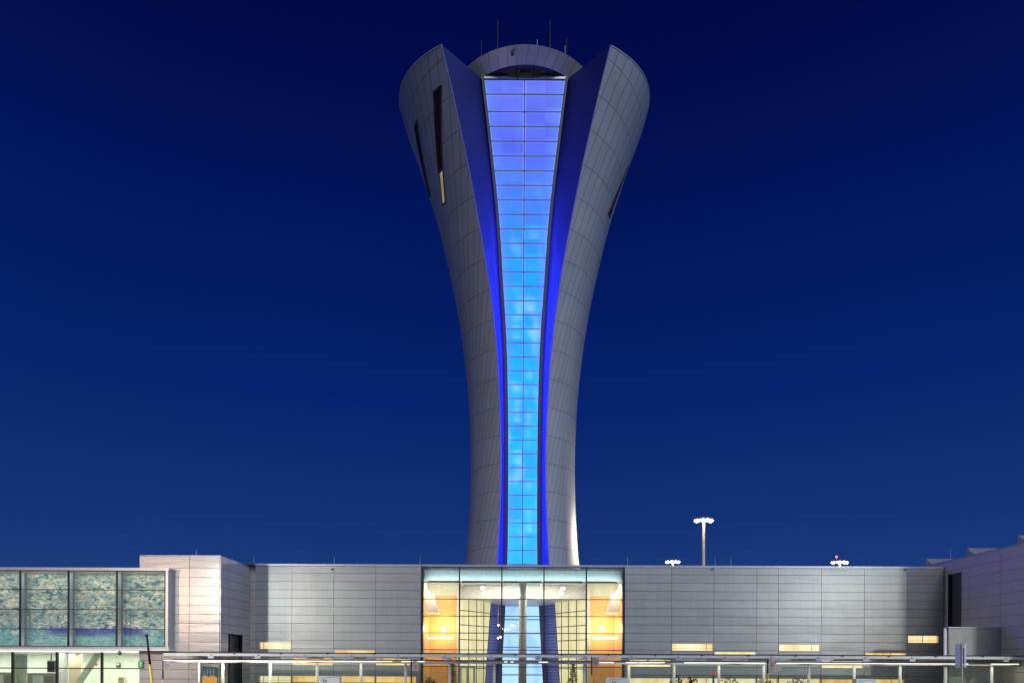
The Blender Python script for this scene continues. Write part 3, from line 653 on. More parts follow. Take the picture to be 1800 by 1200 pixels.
for s_ in (-1, 1):
    rv = MB(); fm = MB(); ld = MB(); ld2 = MB(); tr = MB()
    for i in range(len(zl)-1):
        q = []
        for z in (zl[i], zl[i+1]):
            ze = min(z, RIME); e = TP(Rz(ze)-.0, s_*Ez(ze), ze); xo = TX-.04+s_*(Gw(z)+FW(z)); yi = Yst(z)
            q.append((e, Vector((xo, yi, H+z)), z))
        (e0, i0, z0), (e1, i1, z1) = q
        rv.face([e0, i0, i1, e1], [(0, z0), (1, z0), (1, z1), (0, z1)])
        # frame: a box with a lip that hides the LED line
        def pr(z, a, y): return (TX-.04+s_*a, Yst(z)+y, H+z)
        fm.hexa([pr(z0, Gw(z0)-.02, -.45), pr(z0, Gw(z0)+FW(z0), -.45), pr(z0, Gw(z0)+FW(z0), -.40), pr(z0, Gw(z0)-.02, -.40)],
                [pr(z1, Gw(z1)-.02, -.45), pr(z1, Gw(z1)+FW(z1), -.45), pr(z1, Gw(z1)+FW(z1), -.40), pr(z1, Gw(z1)-.02, -.40)])
        def bar(m_, x0, x1, y0, y1):
            m_.hexa([pr(z0, Gw(z0)+x, y) for x, y in ((x0, y0), (x1, y0), (x1, y1), (x0, y1))], [pr(z1, Gw(z1)+x, y) for x, y in ((x0, y0), (x1, y0), (x1, y1), (x0, y1))])
        bar(fm, .05, .08, -.40, .06); bar(ld, .015, .045, -.39, -.24); bar(ld2, .085, .10, -.34, -.28)

        # bright steel nosing on the petal edge
        d = Vector((-s_*.05, -.02, 0)); d2 = Vector((-s_*.02, .08, 0))
        tr.face([e0+Vector((s_*.02, -.03, 0)), e0+d, e1+d, e1+Vector((s_*.02, -.03, 0))]); tr.face([e0+d, e0+d2+d, e1+d2+d, e1+d])
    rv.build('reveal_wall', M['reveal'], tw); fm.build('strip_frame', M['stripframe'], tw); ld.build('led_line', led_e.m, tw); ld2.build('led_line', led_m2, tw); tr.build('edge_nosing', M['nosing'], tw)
zc = zt_top
b = MB(); b.box(TX-.04-Gw(zc)-FW(zc), TX-.04+Gw(zc)+FW(zc), Yst(zc)-.14, Yst(zc)+.3, H+zc+.03, H+zc+.20); b.build('strip_head', M['cap'], tw)
# deck, cab and roof band
def ring(b, r0, z0, r1, z1, n=72, uv=False, sk=0):
    for i in range(n):
        a, c = 360*i/n, 360*(i+1)/n
        f = b.face([TP(r0, a, z0), TP(r0, c, z0), TP(r1, c+sk, z1), TP(r1, a+sk, z1)], [(i/n, 0), ((i+1)/n, 0), ((i+1)/n, 1), (i/n, 1)]); f.smooth = True
b = MB()
for i in range(72):
    a, c = 40+280*i/72, 40+280*(i+1)/72
    b.face([TP(4., a, zt_top), TP(4., c, zt_top), TP(10.4, c, zt_top), TP(10.4, a, zt_top)])
b.box(TX-3.6, TX+3.6, Yst(zt_top)+.12, 61, H+zt_top-.05, H+zt_top); b.build('deck', M['roof'], tw)
b = MB(); ring(b, 4.9, zt_top, 5.6, 50.9); b.build('cab_glass', M['glassdark'], tw)
b = MB(); ring(b, 3.8, zt_top-.3, 3.8, 51.0); b.build('cab_core', M['dark'], tw)
b = MB(); ring(b, .1, 50.87, 5.95, 50.87); b.build('cab_ceiling', M['dark'], tw)
for i in range(24): b = MB(); p0 = TP(4.95, i*15+7.5, zt_top); p1 = TP(5.66, i*15+7.5, 50.87); b.tube(p0, p1, .05, .05, 6); b.build('cab_mullion', M['mull'], tw)
t = NT('roof_band'); co = t.node('ShaderNodeTexCoord'); sp = t.node('ShaderNodeSeparateXYZ'); t.link(co.outputs['UV'], sp.inputs[0])
f = t.math('FRACT', t.math('MULTIPLY', t.math('SUBTRACT', sp.outputs['X'], t.math('MULTIPLY', sp.outputs['Y'], .006)), 48.)); jl = t.math('LESS_THAN', f, .045)
no = t.node('ShaderNodeTexNoise'); no.inputs['Scale'].default_value = .8; no.inputs['Detail'].default_value = 5; t.link(co.outputs['Object'], no.inputs['Vector'])
v = t.node('ShaderNodeVectorMath', operation='SCALE'); v.inputs[0].default_value = (.50, .48, .47); t.link(t.math('MULTIPLY_ADD', no.outputs[0], .3, .85), v.inputs['Scale'])
t.link(t.mix(t.math('MULTIPLY', jl, .7), v.outputs[0], (.06, .06, .06)), t.b.inputs['Base Color']); t.b.inputs['Roughness'].default_value = .45; t.b.inputs['Metallic'].default_value = .3
b = MB(); ring(b, 5.95, 50.85, 6.9, 51.72, 96); b.build('roof_band', t.m, tw)
b = MB(); ring(b, 6.9, 51.72, .1, 51.9, 96); b.build('cab_roof', M['roof'], tw)
p = W(900.5, 91, 57.2); b = MB(); b.box(p.x-.10, p.x+.10, p.y-.1, p.y+.25, p.z-.16, p.z+.12); b.build('band_vent', M['dark'], tw)
for px, pyt, pyb, Y, r, mt in ((874.8, 37, 86, 60.5, .065, 'rubber'), (967, 37, 86, 60.5, .065, 'rubber'), (845.8, 72, 102, 61.5, .06, 'rubber'), (996, 67, 100, 61.5, .065, 'rubber'), (944.3, 70, 82, 60, .045, 'cap'), (993.2, 81, 98, 61, .045, 'cap')):
    b = MB(); a = W(px, pyb, Y); t_ = W(px, pyt, Y); b.tube((t_.x, Y, H+51.7), (t_.x, Y, t_.z), r, r*.8, 8); b.tube((t_.x, Y, H+51.7), (t_.x, Y, H+52.2), r*1.8, r*1.8, 8); b.build('antenna', M[mt], tw)
for px, py, c_ in ((885.5, 127.5, (.5, 1, .6)), (893.5, 121, (.9, 1, .9))):
    p = W(px, py, 59.6); b = MB(); b.box(p.x-.09, p.x+.09, p.y, p.y+.05, p.z-.07, p.z+.07); b.build('cab_screen', emis('cab_screen_glow', c_, 1.5), tw)
# slot windows in the petals: position found by casting from the photograph's viewpoint onto the shell
def on_shell(px, py, side):
    u, v = ray(px, py); best = None
    lo = 45.; prevf = None; Y = lo
    while Y < 75:
        x = u*Y-TX; y = Y-D; z = v*Y; f_ = math.hypot(x, y)-Rz(min(z, 54))
        if prevf is not None and prevf > 0 and f_ <= 0: best = Y; break
        prevf = f_; Y += .02
    if best is None: best = min([45+.02*i for i in range(1300)], key=lambda Y: abs(math.hypot(u*Y-TX, Y-D)-Rz(min(v*Y, 54))))
    Y = best; return math.degrees(math.atan2(u*Y-TX, D-Y)), v*Y
def slot(corners, mt, name, side, fr=True):
    # corners: top-left, top-right, bottom-right, bottom-left as (px, py)
    c4 = [on_shell(a, b_, side) for a, b_ in corners]; n = 14; bb = MB(); fb = MB(); Lf = []; Rf = []
    for i in range(n+1):
        k = i/n
        pl = (c4[0][0]*(1-k)+c4[3][0]*k, c4[0][1]*(1-k)+c4[3][1]*k); pr = (c4[1][0]*(1-k)+c4[2][0]*k, c4[1][1]*(1-k)+c4[2][1]*k)
        Lf.append(pl); Rf.append(pr)
    for i in range(n):
        bb.face([TP(Rz(p[1])+.05, *p) for p in (Lf[i], Rf[i], Rf[i+1], Lf[i+1])])
        for E in (Lf, Rf): fb.hexa([TP(Rz(E[i][1])+d, E[i][0]+a, E[i][1]) for d, a in ((-.05, -.25), (.10, -.25), (.10, .25), (-.05, .25))], [TP(Rz(E[i+1][1])+d, E[i+1][0]+a, E[i+1][1]) for d, a in ((-.05, -.25), (.10, -.25), (.10, .25), (-.05, .25))])
    for k in (0, n): fb.hexa([TP(Rz(p[1]+dz)+d, p[0], p[1]+dz) for p, d, dz in ((Lf[k], -.05, -.06), (Lf[k], .1, -.06), (Rf[k], .1, -.06), (Rf[k], -.05, -.06))], [TP(Rz(p[1]+dz)+d, p[0], p[1]+dz) for p, d, dz in ((Lf[k], -.05, .06), (Lf[k], .1, .06), (Rf[k], .1, .06), (Rf[k], -.05, .06))])
    o_ = bb.build(name, mt, tw)
    fb.build('slot_frame', M['stripframe'], o_)
M['slotdark'] = mat('slot_glass', (.028, .016, .022), .6, spec=.08)
M['slotlit'] = lit_window('slot_lit', (.20, .16, .05), (.36, .29, .13), .9)
slot(((763.5, 163), (777, 151.5), (779.5, 296), (772, 304)), M['slotdark'], 'slot_window', -1)
slot(((773.5, 305), (779.5, 297), (783.8, 356), (779.5, 361)), M['slotlit'], 'lit_slot_window', -1)
slot(((729.5, 224), (734, 212), (757.8, 345), (755.5, 346)), M['slotdark'], 'slot_window', -1)
slot(((1099.5, 300), (1104, 292), (1071.5, 382), (1068.5, 375)), M['slotdark'], 'slot_window', 1)

# ------------------------------------------------------------------ glass atrium
at = thing('glass_atrium', 'brightly lit glazed entrance hall at the foot of the tower', 'entrance hall', (X(919, F), F+4, 0))
ax0, ax1 = X(741.5, F, 1070), X(1097, F, 1070)
AM = [ax0+.05] + [X(p, F, 1070) for p in (807.5, 882, 956, 1030.5)] + [ax1-.05]
def az(py): return Z(919, py, F)
b = MB()
for x in AM: b.box(x-.045, x+.045, F-.08, F+.12, 0.02, az(995.5))
for py in (997, 1023.2, 1052.7, 1082.6, 1112.2, 1141.8, 1171.3, 1200.8): b.box(ax0, ax1, F-.07, F+.08, az(py)-.028, az(py)+.028)
b.build('curtain_wall_frame', M['mull'], at)
b = MB(); b.box(ax0, ax1, F-.10, F+.4, az(995.5), az(992.6)); b.build('parapet', M['cap'], at)
b = MB(); b.box(ax0+.05, ax1-.05, F+.0, F+.02, .02, az(997)); b.build('curtain_glass', M['glass'], at)
cz = az(1017)
lamp('AREA', 'bulkhead_fill', ((ax0+ax1)/2, F+.22, az(1021)), 70, (.78, .98, 1), at, ax1-ax0-.6, (0, .35, 1), .12)  # added lamp without a fixture, brightens the upper bulkhead
b = MB(); b.box(ax0, ax1, F+.4, 58.5, az(996)-.2, az(996)-.05); b.build('roof', M['roof'], at)
b = MB(); b.box(ax0+.12, ax1-.12, F+.5, F+.62, cz, az(1000)); b.box(ax0+.12, ax1-.12, F+.66, 53.6, cz-.01, cz+.06); b.build('upper_bulkhead', M['tealpale'], at)
b = MB(); b.box(ax0+.12, ax1-.12, F+.48, F+.64, cz-.07, cz-.012); b.build('bulkhead_trim', M['white'], at)
BY = 54.0; z2 = Z(919, 1052, BY)
b = MB(); b.box(X(806, BY), X(1033, BY), BY, BY+.15, z2, cz); b.build('rear_bulkhead', M['cream'], at)
b = MB(); b.box(X(806, BY), X(1033, BY), BY+.15, 60.2, z2, z2+.1); b.build('rear_ceiling', M['white'], at)
for px in (807, 882, 956, 1031):
    x = X(px, F, 1020)*.985; b = MB(); b.box(x-.09, x+.09, F+.7, 52.9, cz-.19, cz-.02); b.build('ceiling_beam', M['white'], at)
b = MB(); b.box(ax0+.3, ax1-.3, F+1.2, F+1.75, cz-.06, cz-.012); b.build('ceiling_slot', M['dark'], at)
# side bays: orange timber wall, pale returns and stepped soffits
WY = 53.4
for s_, (pa, pb) in ((-1, (742, 803)), (1, (1036, 1097))):
    xa, xb = (ax0-1.5, X(803, WY)) if s_ < 0 else (X(1036.5, WY), ax1+1.5)
    b = MB(); b.box(xa, xb, WY, WY+.15, 0.02, Z(919, 1046, WY)); b.build('timber_wall', M['wood'], at)
    b = MB(); b.box(xa, xb, WY, WY+.15, Z(919, 1046, WY), cz); b.build('upper_wall', M['lobbypale'], at)
    xi = xb if s_ < 0 else xa
    b = MB(); b.box(xi+.01 if s_ < 0 else xi-.22, xi+.22 if s_ < 0 else xi-.01, WY-.25, WY+.6, 0.02, cz); b.build('corner_pier', M['cream'], at)
    xo = ax0+.02 if s_ < 0 else ax1-.02
    b = MB(); zw = Z(919, 1046, WY); b.box(min(xo, xo-s_*.1), max(xo, xo-s_*.1), F+.15, WY, zw, cz); b.build('side_wall', M['cream'], at)
    b = MB(); b.box(min(xo, xo-s_*.1), max(xo, xo-s_*.1), F+.15, WY, 0.02, zw); b.build('timber_return', M['wood'], at)
    # sloped plaster soffit under a stair
    Ys = 51.0; sgn = lambda q: q if s_ < 0 else 1838.5-q
    pts = [W(sgn(742), 1043, Ys), W(sgn(762), 1043.5, Ys), W(sgn(769.5), 1076, Ys), W(sgn(742), 1075.5, Ys)]
    b = MB(); b.prism(pts, (0, 1.6, 0)); b.prism([W(sgn(742), 1034, Ys), W(sgn(753), 1036, Ys), W(sgn(756), 1043.3, Ys), W(sgn(742), 1042.8, Ys)], (0, 1.4, 0)); b.build('stair_soffit', M['white'], at)
    b = MB(); a_ = W(sgn(742), 1119, 52.2); c_ = W(sgn(796), 1121.6, 52.2); b.box(min(a_.x, c_.x), max(a_.x, c_.x), 52.2, 52.45, c_.z, a_.z+.0); b.build('light_trough', M['trough'], at)
    p = W(sgn(779), 1104.5, 52.7); b = MB(); b.ball((p.x, p.y, p.z), .16, 1, 12); b.tube((p.x, p.y+.1, p.z), (p.x, WY, p.z), .04); b.build('wall_lamp', M['spot'], at)
    lamp('POINT', 'wall_lamp_light', (p.x, p.y-.25, p.z), 190, (1, .80, .45), at, .2)
    lamp('AREA', 'bay_light', ((xa+xb)/2+s_*-.3, 50.6, cz-.3), 100, (1, .86, .6), at, 1.6, (0, .6, -1), .6)
# leaning lantern walls of cream glass on either side of the tower foot
for s_ in (-1, 1):
    sgn = (lambda q: q) if s_ < 0 else (lambda q: 1838-q)
    YN, YF_ = 54.0, 57.4
    def lp(k, py_near):      # k: 0 near edge .. 1 far edge; height given at the near edge
        n_ = W(sgn(808), py_near, YN); zf = n_.z; f_ = W(sgn(862), 1060, YF_)
        return Vector((n_.x*(1-k)+f_.x*k, YN*(1-k)+YF_*k, zf))
    b = MB(); fb = MB(); zt2 = Z(919, 1051, YN)
    def kz(z): # far edge leans in with the tower skirt
        return 1.0 + .05*(z-(H+4.2))*.55
    cs = [0, .29, .545, .78]; rws = [zt2, zt2-.95, zt2-.95-1.15, zt2-.95-2.3, zt2-.95-3.45, zt2-.95-4.6, .05]
    for r_ in range(len(rws)-1):
        for c_i in range(4):
            def q(ci, z):
                k = cs[ci] if ci < 4 else kz(z)
                v_ = lp(k, 1051); return Vector((v_.x, v_.y, z))
            A, B_, C_, E_ = q(c_i, rws[r_+1]), q(c_i+1, rws[r_+1]), q(c_i+1, rws[r_]), q(c_i, rws[r_])
            b.face([A, B_, C_, E_])
            o1 = Vector((0, -.04, 0))
            for p_, q_ in ((A, B_), (A, E_)) + (((B_, C_),) if c_i == 3 else ()):
                fb.tube(p_+o1, q_+o1, .035, .035, 6)
    b.build('lantern_wall', M['lantern'], at); fb.build('lantern_grid', M['mull'], at)
# central round column
b = MB(); xm = X(918.5, 50.9); b.tube((xm, 50.9, 0), (xm, 50.9, cz+.3), .30, .30, 24); b.build('column', M['steelgreen'], at)
b = MB(); b.box(ax0, ax1, F+.15, 60, 0, .02); b.build('floor', M['paving'], at)
lamp('AREA', 'hall_light', (xm, 51.6, cz-.12), 620, (1, .93, .82), at, 7, (0, .35, -1), 1.5)
# entrance doors seen under the canopy
dr = thing('entrance_door', 'grey framed double doors with two tall panes inside the left of the entrance hall', 'door', (X(822, 53.2), 53.2, 0))
x0, x1 = X(809, 53.2), X(835.5, 53.2); zd = Z(822, 1173.5, 53.2)
b = MB()
for a_, c_ in ((x0, x0+.09), ((x0+x1)/2-.11, (x0+x1)/2+.11), (x1-.16, x1)): b.box(a_, c_, 53.2, 53.35, .02, zd)
b.box(x0, x1, 53.2, 53.35, zd, zd+.18); b.build('door_frame', M['cap'], dr)
for a_, c_ in ((x0+.09, (x0+x1)/2-.11), ((x0+x1)/2+.11, x1-.16)): b = MB(); b.box(a_, c_, 53.25, 53.3, .05, zd); b.build('door_pane', M['lantern'], dr)
# ceiling spotlights
for i, (px, py, side, pos) in enumerate(((848, 1032, 'left', 'upper'), (851, 1040.5, 'left', 'lower'), (989.5, 1033, 'right', 'upper'), (986, 1041, 'right', 'lower'))):
    Y = 53.2 if i % 2 == 0 else 52.6; p = W(px, py, Y)
    s_ = thing('spotlight', f'{pos} of the two round spotlights {side} of the central column', 'spotlight', (p.x, Y, p.z), 'spotlights under the entrance hall ceiling')
    b = MB(); b.tube((p.x, Y+.12, p.z+.16), (p.x, Y-.06, p.z-.06), .17, .20, 14); b.build('housing', M['cap'], s_)
    b = MB(); b.tube((p.x, Y-.062, p.z-.062), (p.x, Y-.075, p.z-.075), .15, .15, 14); b.build('lens', M['spot'], s_)
    b = MB(); b.tube((p.x, Y+.05, p.z+.1), (p.x, Y+.05, cz-.01), .03, .03, 8); b.build('stem', M['cap'], s_)
# cluster of pendant lights
pd = thing('pendant_lights', 'cluster of small white lights hanging beside the central column', 'pendant lights', W(890, 1103, 55.5))
for px, py in ((876, 1098), (882, 1104), (888, 1106.5), (899, 1098), (903, 1099.5), (894, 1105), (875.5, 1120.5), (880, 1119)):
    p = W(px, py, 55.5); b = MB(); b.ball(p, .065, 1, 10); o = b.build('bulb', M['spot'], pd); b = MB(); b.tube(p, (p.x, p.y, z2), .008, .008, 5); b.build('wire', M['cap'], o)

# ------------------------------------------------------------------ plants
def leafy(b, c, rx, rz, n, size, droop=.3):
    for i in range(n):
        while True:
            q = Vector((random.uniform(-1, 1), random.uniform(-1, 1), random.uniform(-1, 1)))
            if .15 < q.length < 1: break
        p = Vector(c)+Vector((q.x*rx, q.y*rx, q.z*rz)); d = Vector((random.gauss(0, 1), random.gauss(0, 1), random.gauss(-droop, .6))).normalized()
        e = d.cross(Vector((random.random(), random.random(), random.random()))).normalized(); s_ = size*random.uniform(.6, 1.3)
        b.face([p-e*s_*.3, p+d*s_*.5-e*s_*.28, p+d*s_, p+d*s_*.5+e*s_*.28])
def conifer(px, pyt, Y, label, wd=.75):
    p = W(px, pyt, Y); t_ = thing('potted_tree', label, 'tree', (p.x, Y, 0), 'small trees inside the entrance hall')
    b = MB(); b.tube((p.x, Y, .5), (p.x, Y, p.z), .045, .012, 7); b.build('trunk', M['bark'], t_)
    b = MB(); z = 1.0
    while z < p.z-.05:
        k = (p.z-z)/(p.z-1.0); r = .10+wd*.55*k**.8
        for i in range(7):
            a = random.uniform(0, 6.28); L_ = r*random.uniform(.6, 1.1); tip = Vector((p.x+math.cos(a)*L_, Y+math.sin(a)*L_, z-.12*L_+random.uniform(-.04, .04)))
            root = Vector((p.x, Y, z+.06)); b.tube(root, tip, .012, .004, 4)
            for j in range(9):
                c = root.lerp(tip, random.uniform(.2, 1)); leafy(b, c, .04, .03, 1, .13, .4)
        z += .17
    b.build('crown', M['leaf'], t_)
    b = MB(); b.tube((p.x, Y, .02), (p.x, Y, .55), .24, .32, 16); b.build('pot', M['pot'], t_)
conifer(795, 1164, 51.4, 'slender young conifer by the left timber wall of the entrance hall')
conifer(1007, 1166, 51.4, 'slender young conifer before the right cream lantern wall', .85)
def shrub(px, pyt, Y, label, mt, rx=.5):
    p = W(px, pyt, Y); t_ = thing('potted_shrub', label, 'plant', (p.x, Y, 0), 'potted shrubs on the pavement under the canopy')
    b = MB(); b.tube((p.x, Y, .02), (p.x, Y, .6), .22, .3, 14); b.build('pot', M['pot'], t_)
    b = MB(); h = p.z
    for i in range(7):
        a = random.uniform(0, 6.28); b.tube((p.x, Y, .55), (p.x+math.cos(a)*rx*.7, Y+math.sin(a)*rx*.7, .6+(h-.75)*random.uniform(.6, .95)), .015, .006, 5)
    b.build('stems', M['bark'], t_)
    b = MB(); leafy(b, (p.x, Y, .65+(h-.65)*.58), rx, (h-.65)*.45, 210, .17); b.build('foliage', M[mt], t_)
for a_ in ((757, 1189, 51.2, 'sparse green shrub against the left timber wall of the entrance hall', 'leaf', .4), (1190, 1187, 47.2, 'green shrub behind the white canopy post nearest the red box', 'leaf', .5), (1217, 1188, 47.4, 'small dark shrub just left of the red box', 'leaf', .38), (1283, 1190, 47.2, 'copper leaved shrub right of the red box', 'leafred', .65),
           (1346, 1190, 47.2, 'green shrub behind the yellow banded pole', 'leaf', .5), (1402, 1189, 47.2, 'large copper leaved shrub, rightmost of the shrubs', 'leafred', .62)): shrub(*a_)

# ------------------------------------------------------------------ canopy
CY = 42.4; FY = 41.5
cpy = thing('walkway_canopy', 'long pale steel walkway canopy on slim white posts across the front', 'canopy', (0, CY, 0))
cx0, cx1 = X(287, FY), 31.45
b = MB(); b.box(cx0, cx1, FY, FY+.14, H+.36, H+.545); b.build('front_rail', M['canopy'], cpy, .015)
b = MB(); b.box(cx0, cx1, FY-.02, FY+4.2, H+.552, H+.60); b.build('roof_sheet', M['glassdark'], cpy)
b = MB(); b.box(cx0, cx1, FY-.035, FY-.022, H+.55, H+.605); b.build('roof_edge', M['rubber'], cpy)
b = MB(); b.box(cx0, cx1, FY+4.05, FY+4.2, H+.40, H+.55); b.build('rear_rail', M['canopy'], cpy)
b = MB(); b.tube((cx0, CY, H+.08), (cx1, CY, H+.08), .115, .115, 16); b.tube((cx0, CY+2.4, H+.08), (cx1, CY+2.4, H+.08), .10, .10, 12); b.build('beam', M['canopy'], cpy)
b = MB()
for px in [370.7+82.2*i for i in range(-1, 18)]:
    x = X(px, FY)
    if x < cx0+.2 or x > cx1-.2: continue
    k = MB(); k.box(x-.17, x+.17, FY-.05, FY+.10, H+.22, H+.37); k.box(x-.07, x+.07, FY-.06, FY, H+.36, H+.47); k.tube((x, FY-.08, H+.43), (x, FY-.02, H+.43), .05, .05, 8); k.box(x-.05, x+.05, FY+.1, FY+4.1, H+.24, H+.34); k.build('bracket', M['bracket'], cpy)
    xn = X(px+41.1, FY)
    if xn < cx1:
        b.box(xn-.05, xn+.05, FY-.06, FY-.03, H+.50, H+.56)
        s_ = -1 if px > 919 else 1
        k = MB(); k.tube((xn, FY+.2, H+.36), (xn+s_*.42, CY, H+.16), .02, .02, 6); k.build('strut', M['lobbytan'], cpy)
b.build('joint_clips', M['rubber'], cpy)
posts = [350, 392.2, 475.3, 557.4, 634.6, 713, 790.6, 868.8, 947, 1026.8, 1105.3, 1184.6, 1263.6, 1342.6, 1421.7, 1501.5, 1582, 1662, 1743]
pxs_ = [X(p, CY, 1180) for p in posts]
for i, x in enumerate(pxs_):
    if i == 8: continue
    r = .088 if i else .06
    k = MB(); k.tube((x, CY, 0), (x, CY, H-.10), r, r, 14); k.tube((x, CY, H-.13), (x, CY, H-.02), r*.7, r*.7, 12); k.tube((x, CY, 0), (x, CY, .12), r*1.5, r*1.5, 14); k.build('post', M['post'], cpy)
for i in range(len(pxs_)-1):
    if i in (7, 8): continue
    k = MB(); k.box(pxs_[i]+.12, pxs_[i+1]-.12, CY-.01, CY+.01, .25, H-.16); k.build('wind_screen', M['shelter'], cpy)
for a_, c_ in ((289, 690), (706, 727), (733, 747), (886, 892), (897, 903), (947, 963), (1053, 1078), (1100, 1120), (1122, 1168), (1202, 1344), (1364, 1700), (1740, 1810)):
    k = MB(); x0, x1 = X(a_, CY), min(X(c_, CY), cx1-.05); k.tube((x0, CY-.11, H+.085), (x1, CY-.11, H+.085), .020, .020, 8); k.build('glint_tube', M['tubeglow'], cpy)  # glowing strips stand in for lamp reflections along the beam
for i in range(12):
    x0 = cx0+(cx1-cx0)*(i+.5)/12
    if 2 < i < 5.5: continue
    lamp('AREA', 'canopy_light', (x0, CY-.35, H-.03), 50 if i < 2 else 12, (1, .97, .84), cpy, 3.6, (0, .5, -.9), .1)

# ------------------------------------------------------------------ signs, poles, kiosks
def parking_sign(px, pyt, pyb, Y, label, face, band=None, pole=None, w_=10.5):
    a, c = W(px, pyt, Y), W(px, pyb, Y); hw_ = w_/2/S*Y
    t_ = thing('parking_sign', label, 'sign', (a.x-hw_-.03, Y+.04, 0), 'small signs on poles along the kerb')
    b = MB(); xp = a.x-hw_-.05
    zsplit = pole if pole is not None else 1.9
    b.tube((xp, Y+.04, zsplit), (xp, Y+.04, a.z+.02), .035, .035, 10); b.build('pole', M['rubber'], t_)
    b = MB(); b.tube((xp, Y+.04, 0), (xp, Y+.04, zsplit), .045, .045, 10); b.build('pole_sleeve', M['yellow'], t_)
    b = MB(); b.box(a.x-hw_, a.x+hw_, Y, Y+.012, c.z, a.z); b.box(xp, a.x, Y+.012, Y+.03, c.z+.06, c.z+.09); b.box(xp, a.x, Y+.012, Y+.03, a.z-.09, a.z-.06); fc = b.build('sign_plate', M[face], t_, .004)
    b = MB(); h = a.z-c.z
    b.box(a.x-hw_*.85, a.x-hw_*.1, Y-.004, Y, a.z-h*.22, a.z-h*.06); b.build('sign_emblem', M['signred'], fc)
    b = MB()
    for f0 in (.36, .50, .64, .80): b.box(a.x-hw_*.75, a.x+hw_*(.75 if f0 != .80 else .4), Y-.004, Y, a.z-h*(f0+.05), a.z-h*f0)
    b.build('sign_lines', M['signink'], fc)
    return t_
parking_sign(292.8, 1161, 1176.3, 35, 'grey sign with red corner on a pole by the left end of the canopy', 'signgrey', pole=Z(287, 1193, 35))
parking_sign(730, 1162, 1178.3, 35, 'mauve grey sign on a pole just left of the entrance hall', 'signpink', pole=1.2)
parking_sign(1047.3, 1154.5, 1169.5, 35, 'mauve grey sign crossing the canopy beam at the right of the entrance hall', 'signgrey', pole=Z(1041, 1186, 35))
s_ = parking_sign(1357, 1158, 1174.2, 35, 'pinkish sign on a yellow sleeved pole before the right wing', 'signpink', pole=Z(1350, 1183, 35))
p = W(1366.5, 1174, 35); b = MB(); b.box(p.x-.24, p.x+.22, 35.01, 35.03, p.z-.14, p.z+.14); fc = b.build('small_plate', M['lobbytan'], s_)
# bent blue-grey twin sign at the right
Y = 30.0; t_ = thing('twin_sign', 'blue grey pair of angled signs on a thin pole at the right', 'sign', (X(1691, Y), Y, 0))
p = W(1692, 1131, Y); q = W(1692, 1172.5, Y); xp = p.x-.02
for s_, (a_, c_) in ((-1, (1683.3, 1689.4)), (1, (1696.4, 1702.6))):
    xa, xc = X(a_, Y), X(c_, Y); b = MB(); ya, yc = (Y+.16, Y+.03) if s_ < 0 else (Y+.03, Y+.16)
    b.hexa([(xa, ya, q.z), (xc, yc, q.z), (xc, yc+.012, q.z), (xa, ya+.012, q.z)], [(xa, ya, p.z), (xc, yc, p.z), (xc, yc+.012, p.z), (xa, ya+.012, p.z)]); b.build('sign_plate', M['signback'], t_)
b = MB(); b.box(X(1690, Y), X(1696, Y), Y+.04, Y+.06, q.z+.05, p.z-.05); b.build('spine', M['signink'], t_)
b = MB(); b.tube((xp, Y, 0), (xp, Y, p.z+.02), .028, .028, 10); b.ball((xp, Y, p.z+.02), .05, .7, 8); b.build('pole', M['polegrey'], t_)
b = MB()
for py in (1136.5, 1168.5): z = Z(1693, py, Y); b.tube((xp+.05, Y-.04, z), (xp+.05, Y+.03, z), .035, .035, 8)
b.build('bolts', M['white'], t_)
# leaning striped pole at the left
Y = 30.0; a, c = W(257.5, 1114, Y), W(270, 1220, Y); bt = a+(c-a)*((a.z-.0)/(a.z-c.z)); mid = a.lerp(c, .5)
t_ = thing('leaning_pole', 'leaning black and yellow pole before the mural box', 'pole', (bt.x, bt.y, 0))
b = MB(); b.tube(mid, a, .05, .052, 10); b.tube(a+Vector((.0, 0, -.12)), a, .062, .062, 10); b.build('upper_shaft', M['rubber'], t_); b = MB(); b.tube(bt, mid, .06, .055, 10); b.build('lower_shaft', M['yellow'], t_)
# green emergency box
t_ = bpy.data.objects['green_cabinet']; p = W(250, 1167, PB)
b = MB(); b.box(X(245.8, PB), X(254.4, PB), PB-.22, PB-.06, Z(250, 1172.8, PB), Z(250, 1161.2, PB)); b.build('case', M['greenbox'], t_, .02)
b = MB(); b.box(X(249, PB), X(252, PB), PB-.235, PB-.22, Z(250, 1167.2, PB), Z(250, 1162.5, PB)); b.box(X(249, PB), X(252, PB), PB-.235, PB-.22, Z(250, 1171, PB), Z(250, 1168, PB)); b.build('label_plate', M['lobbypale'], t_)
# banner totem
Y = 40.0; t_ = thing('banner_totem', 'dark teal banner stand with orange lower half left of the canopy posts', 'banner', (X(367, Y), Y, 0))
z1 = Z(365, 1171, Y); x0, x1, x2 = X(351.5, Y), X(355.8, Y), X(379.5, Y)
b = MB(); b.hexa([(x0, Y+.05, .02), (x1, Y, .02), (x1+.02, Y+.4, .02), (x0, Y+.4, .02)], [(x0, Y+.05, z1+.02), (x1, Y, z1+.02), (x1+.02, Y+.4, z1+.02), (x0, Y+.4, z1+.02)]); b.build('side_post', M['signink'], t_)
b = MB(); b.hexa([(x1, Y, .02), (x2, Y+.2, .02), (x2, Y+.3, .02), (x1, Y+.1, .02)], [(x1, Y, z1), (x2, Y+.2, z1-.03), (x2, Y+.3, z1-.03), (x1, Y+.1, z1)]); pn = b.build('panel', M['teal'], t_)
zo = Z(365, 1188.5, Y); b = MB(); pts = []
n = 16
for i in range(n+1):
    k = i/n; pts.append(Vector((x1+.01+(x2-x1-.02)*k, Y-.008+.2*k, zo+.05*math.sin(k*11)+.06*math.sin(k*3.1))))
